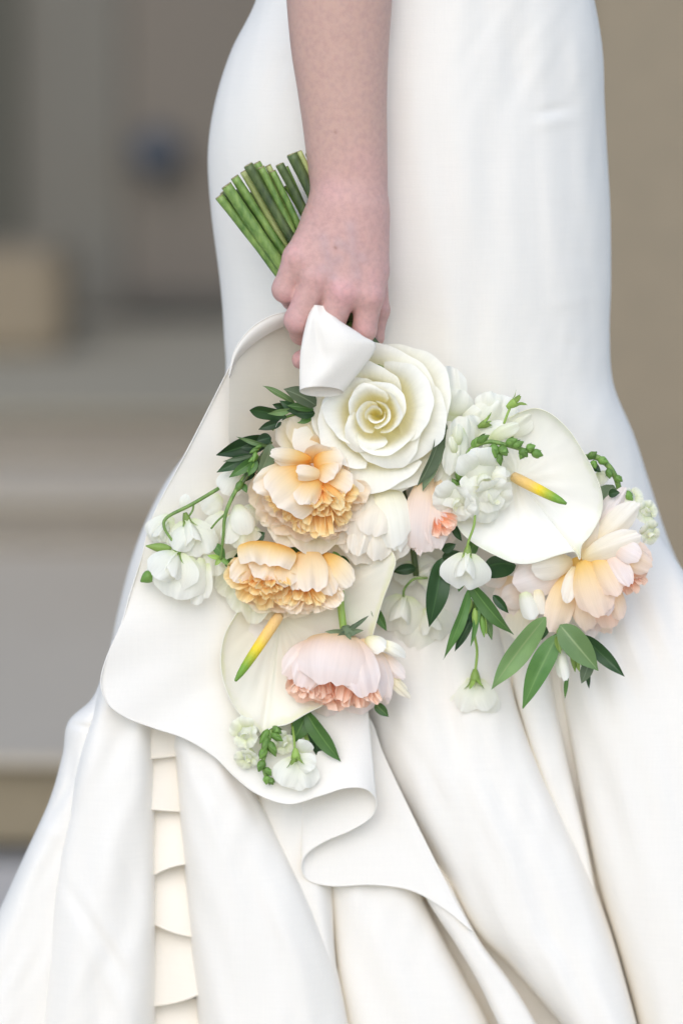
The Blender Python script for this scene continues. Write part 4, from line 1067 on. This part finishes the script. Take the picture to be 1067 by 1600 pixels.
o = thing('sweet_pea', (336, 766, 0), 'white sweet pea spray on a long bent green stem at the left edge', 'sweet pea')
tube('stem', [(342, 763, 6), (300, 788, -6), (262, 808, -12), (257, 824, -14), (270, 846, -14), (277, 862, -12)], [3, 3.0, 2.6, 2.4, 2.0, 1.8], M_STEM, o, n=10, seg=40)
tube('stem', [(303, 787, -6), (301, 798, -6), (293, 810, -4)], 1.6, M_STEM, o, n=8, seg=10)
sweet_pea(o, (277, 862, -14), (-.25, 1, -.1), (-.35, 0, -1), 62)
petal('banner', (290, 866, -6), (276, 936, -18), 86, (0, 0, -1), M_SWEET, o, cup=-.6, bow=.12, ruf=.05, nu=17, nv=15)
petal('wing', (276, 864, -22), (240, 900, -40), 58, (0, 0, -1), M_SWEET, o, cup=-.9, bow=.16, ruf=.05, nu=15, nv=13)
petal('wing', (316, 872, 0), (305, 945, -8), 38, (.5, 0, -1), M_SWEET, o, cup=-.6, bow=.06, ruf=.07, nu=13, nv=13)
petal('wing', (325, 880, 4), (322, 935, -2), 22, (-.6, 0, -1), M_SWEET, o, cup=-.6, bow=.04, ruf=.05, nu=11, nv=11)
sweet_pea(o, (292, 812, -2), (.25, 1, 0), (.1, 0, -1), 56)
petal('banner', (300, 815, 4), (320, 868, -6), 66, (.2, 0, -1), M_SWEET, o, cup=-.6, bow=.1, ruf=.07, nu=17, nv=15, notch=.06)
petal('wing', (300, 820, -6), (274, 860, -20), 44, (-.2, 0, -1), M_SWEET, o, cup=-.8, bow=.14, ruf=.05, nu=15, nv=13)
sweet_pea(o, (262, 812, 6), (-.3, .8, .2), (-.2, 0, -1), 44, cal=False)
petal('banner', (268, 806, 10), (240, 842, 8), 44, (0, 0, -1), M_SWEET, o, cup=-.5, bow=.1, ruf=.06)
bud('pod', (268, 858, -14), (228, 853, -14), 7.5, M_CALYX, o, n=10, seg=10)
bud('bud', (240, 896, -2), (220, 909, -2), 10, M_BUD, o)
petal('banner', (286, 798, 12), (292, 772, 10), 18, (0, 0, -1), M_SWEET, o, cup=-.5)
o = thing('sweet_pea', (368, 770, 0), 'pale green-white sweet pea hanging from a straight stem near the left roses', 'sweet pea')
tube('stem', [(388, 738, 4), (370, 764, -8), (353, 802, -14), (349, 838, -14), (345, 874, -10)], [4.2, 3.4, 3.0, 2.4, 2.2], M_STEM, o, n=10, seg=36)
tube('stem', [(353, 802, -14), (340, 814, -10), (330, 826, -6)], 1.6, M_STEM, o, n=8, seg=10)
bud('node', (378, 752, -6), (368, 770, -10), 6, M_BUD, o)
petal('banner', (374, 796, 10), (378, 858, -4), 52, (0, 0, -1), M_PALE, o, cup=-.7, bow=.14, ruf=.05, nu=15, nv=13)
petal('wing', (372, 788, 0), (384, 836, -16), 46, (.2, 0, -1), M_SWEET, o, cup=-1.0, bow=.24, ruf=.03, nu=15, nv=13)
petal('wing', (368, 800, 2), (356, 850, -10), 36, (-.3, 0, -1), M_SWEET, o, cup=-.8, bow=.14, ruf=.04, nu=15, nv=13)
petal('banner', (385, 820, 14), (398, 846, 2), 40, (.2, 0, -1), M_PALE, o, cup=-.8, bow=.14, ruf=.04)
petal('banner', (372, 734, 16), (350, 772, 8), 46, (0, 0, -1), M_SWEET, o, cup=-.6, bow=.12, ruf=.04)
for (b_, t_, w, mt) in (((345, 872, -6), (324, 868, -10), 8, M_CALYX), ((335, 850, 6), (352, 872, 4), 16, M_LEAF), ((366, 884, 6), (385, 856, 2), 16, M_LEAFD), ((352, 884, 2), (372, 872, -4), 14, M_LEAF), ((395, 846, 10), (414, 832, 12), 18, M_LEAFD), ((345, 872, -8), (360, 884, -12), 8, M_BUD), ((345, 872, -8), (336, 884, -12), 8, M_CALYX)):
    leaf(b_, t_, w, (0, 0, -1), mt, o)

o = thing('sweet_pea', (733, 856, -24), 'small white sweet pea with green star calyx hanging below the right anthurium', 'sweet pea')
tube('stem', [(742, 800, -26), (740, 822, -30), (731, 848, -30), (730, 862, -28)], 2.0, M_CALYX, o, n=8, seg=16)
sweet_pea(o, (730, 864, -26), (-.1, 1, -.1), (0, 0, -1), 58)
petal('banner', (732, 866, -20), (742, 910, -24), 44, (.3, 0, -1), M_SWEET, o, cup=-.5, bow=.1, ruf=.09, nu=15)
o = thing('sweet_pea', (742, 990, 50), 'soft white sweet pea dangling alone on a thin stem under the right leaves', 'sweet pea')
tube('stem', [(738, 960, 20), (741, 992, 30), (745, 1018, 38), (742, 1052, 44)], 2.2, M_CALYX, o, n=8, seg=18)
star_calyx((742, 1056, 44), (0, 1, -.15), 30, o)
petal('banner', (742, 1060, 58), (738, 1124, 60), 88, (0, 0, -1), M_SWEET, o, cup=-.6, bow=.12, ruf=.05, nu=15, nv=13)
petal('wing', (742, 1060, 54), (722, 1112, 46), 46, (-.2, 0, -1), M_SWEET, o, cup=-.7, bow=.12, ruf=.05)
petal('wing', (742, 1060, 54), (762, 1110, 46), 46, (.2, 0, -1), M_SWEET, o, cup=-.7, bow=.12, ruf=.05)
o = thing('sweet_pea', (640, 930, 60), 'out-of-focus white sweet pea cluster deep between the two anthuriums', 'sweet pea')
tube('stem', [(668, 903, 44), (646, 905, 46), (632, 920, 50), (630, 932, 54)], 2.0, M_STEM, o, n=8, seg=14)
sweet_pea(o, (632, 930, 66), (-.2, 1, 0), (0, 0, -1), 62, cal=False)
sweet_pea(o, (665, 950, 70), (.3, 1, 0), (0, 0, -1), 56, cal=False)
sweet_pea(o, (650, 900, 62), (.6, -.2, 0), (0, 0, -1), 40, cal=False)
petal('banner', (660, 955, 74), (640, 1012, 74), 70, (0, 0, -1), M_SWEET, o, cup=-.5, ruf=.07)
petal('banner', (645, 880, 74), (622, 910, 74), 44, (0, 0, -1), M_SWEET, o, cup=-.5, ruf=.07)
petal('banner', (672, 880, 74), (690, 925, 74), 50, (0, 0, -1), M_SWEET, o, cup=-.5, ruf=.07)
o = thing('garden_rose', (800, 930, 40), 'pale peach blurred bloom behind the leaves under the right anthurium', 'rose')
for (b_, t_, w, mt) in (((800, 900, 60), (792, 968, 50), 60, M_BLUSH), ((820, 930, 58), (810, 1000, 46), 56, M_CREAM), ((830, 920, 50), (784, 940, 40), 44, M_BLUSH), ((790, 880, 50), (755, 910, 46), 50, M_BLUSH)):
    petal('petal', b_, t_, w, (0, 0, -1), mt, o, cup=-.6, bow=.1, ruf=.04)

# white sweet peas between the rose and the right anthurium
o = thing('sweet_pea', (705, 640, 20), 'white ruffled sweet pea standing up just right of the big white rose', 'sweet pea')
for (b_, t_, w, n_, mt, kw) in (
    ((700, 660, 30), (700, 572, 20), 62, (0, 0, -1), M_SWEET, dict(cup=-.5, ruf=.09)), ((702, 650, 26), (722, 610, 14), 56, (.3, 0, -1), M_SWEET, dict(cup=-.5, ruf=.08)),
    ((690, 665, 20), (690, 590, 4), 34, (.3, 0, -1), M_SWEET, dict(cup=-.8, ruf=.05)), ((712, 745, 6), (722, 650, 0), 50, (.2, 0, -1), M_SWEET, dict(cup=-.6, ruf=.05)),
    ((716, 670, -4), (700, 742, -16), 34, (-.2, 0, -1), M_SWEET, dict(cup=-.9, bow=.12)), ((722, 668, -6), (722, 716, -18), 26, (.5, 0, -1), M_SWEET, dict(cup=-.8, bow=.1)),
    ((714, 700, -10), (716, 662, -26), 22, (0, 0, -1), M_PALE, dict(cup=-1.3, bow=.3)), ((712, 712, -10), (704, 682, -24), 18, (0, 0, -1), M_PALE, dict(cup=-1.3, bow=.3)),
    ((726, 660, 28), (750, 640, 24), 44, (0, 0, -1), M_SWEET, dict(cup=-.5, ruf=.06)), ((740, 670, 30), (778, 626, 26), 50, (0, 0, -1), M_SWEET, dict(cup=-.5, ruf=.07)),
    ((770, 665, 34), (800, 622, 36), 54, (0, 0, -1), M_SWEET, dict(cup=-.5, ruf=.07)), ((745, 690, 10), (792, 664, -4), 40, (0, -.3, -1), M_SWEET, dict(cup=-.8, bow=.14)),
    ((760, 690, 2), (810, 664, -16), 30, (0, -.3, -1), M_PALE, dict(cup=-1.2, bow=.2))):
    petal('petal', b_, t_, w, n_, mt, o, **{**dict(nu=15, nv=13, ruf=.04), **kw})
tube('stem', [(787, 662, -6), (792, 648, -8), (797, 636, -8)], 2.0, M_CALYX, o, n=8, seg=10)
star_calyx((799, 632, -8), (.8, -.5, -.1), 26, o)
star_calyx((754, 664, 0), (.9, -.4, -.2), 24, o)

o = thing('snapdragon', (722, 739, -10), 'white snapdragon with a curving green bud tip crossing the right anthurium', 'snapdragon')
raceme(o, [(716, 790, 0), (722, 745, -12), (729, 713, -22), (742, 697, -30), (764, 690, -34), (790, 695, -36), (815, 702, -34), (838, 708, -30)],
       [((744, 692, -30), (764, 680, -36), 7), ((738, 700, -26), (746, 683, -34), 6), ((770, 694, -36), (774, 716, -44), 8), ((780, 698, -38), (792, 712, -44), 8), ((790, 694, -36), (808, 686, -42), 7), ((800, 698, -38), (818, 690, -40), 6),
        ((812, 702, -36), (824, 714, -40), 7.5), ((822, 702, -34), (836, 696, -38), 7), ((830, 706, -32), (848, 712, -34), 7.5), ((818, 706, -36), (812, 718, -40), 5), ((724, 738, -16), (720, 716, -24), 6), ((720, 752, -12), (714, 732, -18), 7), ((718, 765, -8), (706, 748, -14), 7), ((778, 706, -38), (782, 728, -40), 6), ((728, 722, -20), (736, 736, -26), 5)], r0=4, r1=3.2)
floret(o, (752, 742, -26), (.15, .2, -1), 74, roll=.3)
floret(o, (762, 772, -20), (.5, .7, -1), 70, roll=2.6)
floret(o, (716, 780, -24), (-.4, .6, -1), 62, roll=1.2)
for (b_, t_, w, n_) in (((756, 752, -16), (770, 800, -26), 54, (.2, .2, -1)), ((712, 758, -12), (700, 792, -30), 46, (-.2, 0, -1)), ((730, 770, -14), (728, 806, -28), 50, (0, .2, -1)), ((740, 735, -22), (738, 760, -40), 38, (-.2, 0, -1)), ((775, 730, -20), (788, 748, -34), 34, (.4, 0, -1))):
    petal('petal', b_, t_, w, n_, M_SWEET, o, cup=-.8, bow=.16, ruf=.06, nu=15, nv=13)
o = thing('snapdragon', (935, 716, 20), 'green arching snapdragon tip above the apricot rose, at the right edge', 'snapdragon')
raceme(o, [(908, 716, 24), (930, 714, 20), (950, 728, 18), (962, 748, 20), (968, 770, 24)], [((918, 716, 18), (932, 706, 12), 6), ((934, 718, 16), (950, 722, 8), 7), ((950, 732, 14), (952, 748, 8), 6), ((960, 745, 16), (972, 752, 10), 6), ((925, 720, 18), (930, 732, 12), 6)], r0=5, r1=4.4)
for (x, y, s_, dd) in ((1008, 800, 34, (.6, -.2, -1)), (1012, 832, 34, (.7, .4, -1)), (985, 778, 30, (.3, -.6, -1))):
    floret(o, (x, y, 30), dd, s_, mat=M_PALE, roll=x)
petal('petal', (930, 740, 34), (948, 752, 26), 30, (0, 0, -1), M_PALE, o, cup=-.8, bow=.1)
bud('bud', (975, 768, 24), (988, 782, 20), 7, M_BUD, o)
o = thing('snapdragon', (420, 1140, 10), 'pale snapdragon spike with green buds below the hanging anthurium', 'snapdragon')
raceme(o, [(428, 1120, 14), (424, 1140, -14), (416, 1172, -20), (411, 1196, -22), (420, 1224, -22)],
       [((424, 1146, -18), (442, 1158, -28), 6), ((420, 1158, -20), (431, 1182, -28), 7), ((420, 1140, -16), (406, 1162, -26), 6.5), ((416, 1168, -20), (406, 1186, -28), 6.5), ((412, 1188, -22), (404, 1206, -26), 7), ((414, 1200, -22), (424, 1212, -28), 6), ((418, 1212, -22), (416, 1226, -26), 6.5), ((420, 1216, -22), (427, 1226, -26), 6), ((418, 1150, -18), (412, 1176, -30), 6), ((426, 1136, -16), (440, 1146, -24), 6)], r0=4, r1=3)
floret(o, (386, 1146, -16), (-.5, .1, -1), 44, mat=M_PALE, roll=.5)
floret(o, (388, 1182, -18), (-.3, .7, -1), 34, mat=M_PALE, roll=2.0)
floret(o, (442, 1160, -8), (.3, .3, -1), 34, mat=M_PALE, roll=1.0)
o = thing('sweet_pea', (462, 1165, 6), 'small white sweet pea at the very bottom of the bouquet beside the bud spike', 'sweet pea')
tube('stem', [(456, 1128, 6), (459, 1150, -16), (461, 1172, -32)], 2.0, M_CALYX, o, n=8, seg=10)
star_calyx((462, 1178, -34), (.05, 1, -.2), 26, o)
petal('banner', (462, 1184, -22), (442, 1228, -34), 56, (-.1, 0, -1), M_SWEET, o, cup=-.6, bow=.12, ruf=.05, nu=17, nv=13)
petal('banner', (462, 1184, -20), (478, 1234, -30), 60, (.1, 0, -1), M_SWEET, o, cup=-.6, bow=.1, ruf=.08, nu=17, nv=13, notch=.05)
petal('wing', (462, 1184, -24), (492, 1198, -34), 36, (.2, 0, -1), M_SWEET, o, cup=-.6, bow=.1, ruf=.08)
petal('wing', (470, 1176, -18), (482, 1158, -24), 30, (.2, 0, -1), M_SWEET, o, cup=-.6, bow=.1, ruf=.06)

o = thing('sweet_pea', (375, 850, 24), 'pale ruffled sweet pea petals filling the gap between the left spray and the roses', 'sweet pea')
for (b_, t_, w, n_) in (((352, 800, 26), (330, 846, 20), 50, (0, 0, -1)), ((385, 860, 24), (360, 900, 16), 44, (-.3, 0, -1)), ((330, 850, 18), (338, 900, 10), 40, (.3, 0, -1)), ((398, 790, 30), (380, 820, 24), 40, (0, 0, -1)), ((345, 775, 28), (318, 800, 26), 40, (0, 0, -1))):
    petal('petal', b_, t_, w, n_, M_SWEET, o, cup=-.6, bow=.12, ruf=.08, nu=17)
o = thing('sweet_pea', (690, 700, 26), 'greenish white sweet pea petals filling the gap above the blush bud', 'sweet pea')
for (b_, t_, w, n_) in (((700, 690, 24), (676, 752, 12), 46, (-.2, 0, -1)), ((715, 720, 10), (690, 780, 0), 44, (-.3, 0, -1)), ((735, 760, 4), (716, 812, -12), 50, (0, .2, -1)), ((745, 690, 14), (728, 650, 6), 40, (0, 0, -1)), ((758, 720, 0), (784, 690, -4), 44, (.2, 0, -1)), ((790, 680, 20), (830, 650, 14), 40, (0, 0, -1)), ((765, 650, 30), (762, 612, 26), 46, (0, 0, -1))):
    petal('petal', b_, t_, w, n_, M_SWEET, o, cup=-.6, bow=.12, ruf=.09, nu=17, edge=1.5)

# ---- greenery
def sprig(hub, label, leaves, stems=(), buds=()):
    o = empty('leaf_sprig', P(*hub), label, 'leaf sprig', GL)
    for L in leaves:
        b_, t_, w, mt = L[:4]; kw = L[4] if len(L) > 4 else {}
        n_ = kw.pop('n', (0.15 * rng.normal(), 0.2 * rng.normal(), -1))
        leaf(b_, t_, w, n_, mt, o, **kw)
    for (pts, r_, mt) in stems: tube('stem', pts, r_, mt, o, n=8, seg=20)
    for (b_, t_, r_, mt) in buds: bud('bud', b_, t_, r_, mt, o)
    return o
sprig((492, 630, 10), 'dark pointed leaves fanning left from under the ribbon', [
    ((462, 634, 0), (410, 603, -6), 12, M_LEAFL, dict(n=(.3, -.5, -1))), ((494, 634, -2), (443, 608, -12), 30, M_LEAFG, dict(n=(.2, -.4, -1), bow=.1)), ((448, 652, 2), (390, 641, -4), 22, M_LEAFD, dict(bow=-.08, tipp=2.2)),
    ((440, 660, 6), (404, 671, 0), 15, M_LEAFD), ((456, 640, -6), (418, 646, -14), 11, M_LEAFL), ((450, 636, 4), (426, 632, 0), 13, M_LEAFD), ((470, 644, -4), (437, 626, -8), 16, M_LEAFD),
    ((490, 640, -6), (448, 634, -12), 14, M_LEAF), ((492, 646, 0), (456, 646, -6), 18, M_LEAFD), ((488, 650, 6), (462, 660, 4), 16, M_LEAF)],
    [([(500, 640, 10), (470, 645, 4), (440, 655, 8), (425, 672, 10)], 2.4, M_STEM)])
sprig((415, 705, 10), 'dark leaf cluster with small green buds left of the ruffled peach rose', [
    ((424, 686, 2), (338, 711, -8), 30, M_LEAFD, dict(bow=-.05)), ((422, 698, -8), (369, 682, -16), 8, M_LEAFL), ((396, 711, -8), (348, 721, -14), 7, M_LEAFG), ((396, 712, 0), (339, 738, -8), 20, M_LEAFD),
    ((402, 716, -4), (358, 746, -14), 17, M_LEAF), ((424, 694, -12), (402, 748, -24), 26, M_LEAFG, dict(n=(.5, .1, -1))), ((400, 718, -12), (388, 744, -20), 14, M_LEAF), ((424, 684, -4), (400, 690, -10), 18, M_LEAFD),
    ((410, 720, 4), (398, 742, 0), 16, M_LEAFD), ((418, 712, 6), (404, 736, 4), 22, M_LEAFD), ((412, 700, 6), (376, 700, 0), 16, M_LEAFD), ((398, 735, 2), (385, 752, -2), 12, M_LEAFD), ((380, 756, -2), (386, 770, -8), 10, M_LEAF)],
    [([(424, 690, 4), (404, 720, -2), (388, 742, -4), (372, 764, -6)], 3.0, M_STEMD)],
    [((405, 700, -10), (390, 708, -18), 4.5, M_BUD), ((404, 712, -12), (388, 722, -20), 4.5, M_BUD), ((398, 722, -12), (386, 738, -20), 4, M_BUD), ((400, 706, -14), (396, 722, -22), 4, M_BUD), ((410, 696, -10), (398, 700, -18), 3.5, M_BUD)])
sprig((690, 655, 10), 'grey-green leaf folded against the right side of the white rose', [
    ((692, 655, 4), (652, 760, -18), 28, M_LEAFG, dict(n=(.75, .3, -1), fold_=.5)), ((690, 700, 0), (660, 768, -8), 20, M_LEAFG, dict(n=(-.4, .3, -1)))])
sprig((686, 880, 0), 'single broad dark glossy leaf hanging below the blush bud', [((690, 872, -2), (670, 980, -14), 36, M_LEAFD, dict(bow=.1)), ((690, 860, 6), (712, 850, 2), 16, M_LEAFD), ((706, 812, -6), (722, 846, -8), 14, M_LEAFD, dict(n=(-.5, .3, -1)))])
sprig((740, 915, 0), 'slender green leaves spraying down under the small white sweet pea', [
    ((734, 918, -12), (692, 1031, -14), 18, M_LEAF, dict(n=(.4, 0, -1))), ((738, 965, 0), (710, 1018, 0), 15, M_LEAFD), ((748, 940, -10), (735, 1010, -12), 10, M_LEAF), ((732, 908, -12), (802, 992, -18), 26, M_LEAF, dict(n=(-.4, .2, -1))),
    ((806, 884, -10), (746, 902, -20), 44, M_LEAFD, dict(n=(.1, .8, -1), bow=-.3)), ((770, 930, -2), (794, 958, -6), 14, M_LEAFD), ((752, 945, 0), (768, 1000, 0), 16, M_LEAFL), ((724, 900, -4), (716, 925, -8), 12, M_LEAF), ((745, 940, 4), (720, 985, 4), 14, M_LEAFD),
    ((750, 950, -6), (760, 992, -8), 10, M_CALYX)],
    [([(748, 880, -4), (742, 930, -4), (740, 975, 4)], 3, M_STEM)], [((748, 940, -12), (764, 968, -16), 6, M_CALYX), ((735, 935, -10), (728, 965, -12), 5.5, M_CALYX), ((742, 950, -12), (742, 985, -14), 5.5, M_CALYX), ((752, 960, -10), (756, 996, -10), 5, M_BUD)])
o = sprig((868, 985, 0), 'broad green leaves with a white bud hanging below the apricot rose', [
    ((852, 964, -6), (767, 1078, -16), 38, M_LEAFL, dict(n=(.35, .1, -1), bow=-.05)), ((872, 990, -10), (816, 1107, -20), 36, M_LEAF, dict(n=(-.3, .1, -1), bow=.06)), ((874, 976, -18), (934, 1048, -30), 42, M_LEAFL, dict(n=(-.2, -.2, -1), bow=.08)),
    ((908, 992, -6), (975, 1057, -12), 24, M_LEAFD, dict(bow=-.12)), ((922, 1030, -6), (908, 1068, -10), 20, M_LEAFG), ((886, 1050, 0), (882, 1092, 0), 7, M_LEAF), ((918, 1040, 0), (920, 1076, 0), 8, M_LEAFD), ((868, 990, 4), (875, 1040, 4), 30, M_LEAF),
    ((850, 965, 4), (846, 1000, 4), 22, M_LEAFD), ((895, 1010, 0), (905, 1050, -4), 12, M_CALYX)],
    [([(870, 970, 0), (872, 990, -4), (878, 1010, -8)], 3, M_CALYX)], [((893, 1015, -4), (898, 1050, -6), 5, M_CALYX), ((903, 1015, -4), (912, 1046, -6), 5, M_BUD)])
petal('bud_petal', (872, 1000, -8), (884, 1064, -24), 26, (0, 0, -1), M_SWEET, o, cup=-1.5, bow=.06, ruf=.0, basew=.5, tipk=.4)
petal('bud_petal', (870, 1002, -6), (874, 1058, -16), 22, (-.6, 0, -1), M_SWEET, o, cup=-1.2, bow=.06, ruf=.0, basew=.5, tipk=.4)
petal('bud_petal', (908, 1000, -12), (926, 1036, -18), 14, (.4, 0, -1), M_SWEET, o, cup=-1.2, bow=.1, ruf=.0)
leaf((870, 994, -12), (875, 1022, -28), 12, (0, 0, -1), M_CALYX, o, name='sepal')
petal('bud_petal', (818, 925, 2), (832, 968, -14), 36, (0, 0, -1), M_SWEET, o, cup=-1.2, bow=.1, basew=.6)
petal('bud_petal', (840, 918, 4), (846, 960, -4), 24, (.3, 0, -1), M_CREAM, o, cup=-1.0, bow=.1, basew=.6)
sprig((950, 770, 20), 'torn grey-green leaf standing behind the right rim of the anthurium', [((958, 758, 34), (926, 820, 26), 40, M_LEAFG, dict(n=(-.3, -.2, -1))), ((950, 772, 10), (968, 770, 4), 14, M_LEAFD), ((920, 726, 24), (938, 738, 20), 14, M_LEAFD)])
sprig((480, 1116, 16), 'two green leaves and a dark one pointing down under the pale pink rose', [
    ((482, 1108, 12), (456, 1162, 4), 30, M_LEAF, dict(n=(.2, 0, -1))), ((478, 1112, 4), (533, 1190, -6), 28, M_LEAF, dict(n=(-.3, .2, -1))), ((482, 1130, 10), (501, 1190, 8), 18, M_LEAFD), ((480, 1125, 14), (480, 1165, 10), 12, M_CALYX)])
sprig((590, 950, 20), 'small dark leaf tips showing beside the lower anthurium and pink rose', [((582, 945, 22), (604, 986, 18), 16, M_LEAF), ((586, 1100, 8), (607, 1120, 4), 16, M_LEAF), ((528, 870, 14), (548, 892, 8), 18, M_LEAFD), ((520, 862, 10), (540, 884, 6), 10, M_LEAF)])
# inner foliage that fills the middle of the bouquet
lv = []
for k in range(34):
    x = 430 + 340 * random.random(); y = 720 + 190 * random.random()
    a = random.random() * 6.28
    lv.append(((x, y, 44), (x + 36 * math.cos(a), y + 36 * math.sin(a), 38 + 8 * random.random()), 18, random.choice([M_LEAFD, M_LEAF, M_LEAFG])))
sprig((640, 800, 44), 'leaves filling the shaded middle of the bouquet between the roses', lv,
      [([(600, 575, 12), (640, 680, 40), (700, 780, 44), (800, 830, 40)], 5, M_STEM), ([(596, 578, 14), (560, 700, 44), (500, 850, 46), (450, 930, 46)], 5, M_STEM), ([(600, 575, 16), (620, 720, 46), (640, 820, 50), (650, 900, 54)], 5, M_STEMD)])
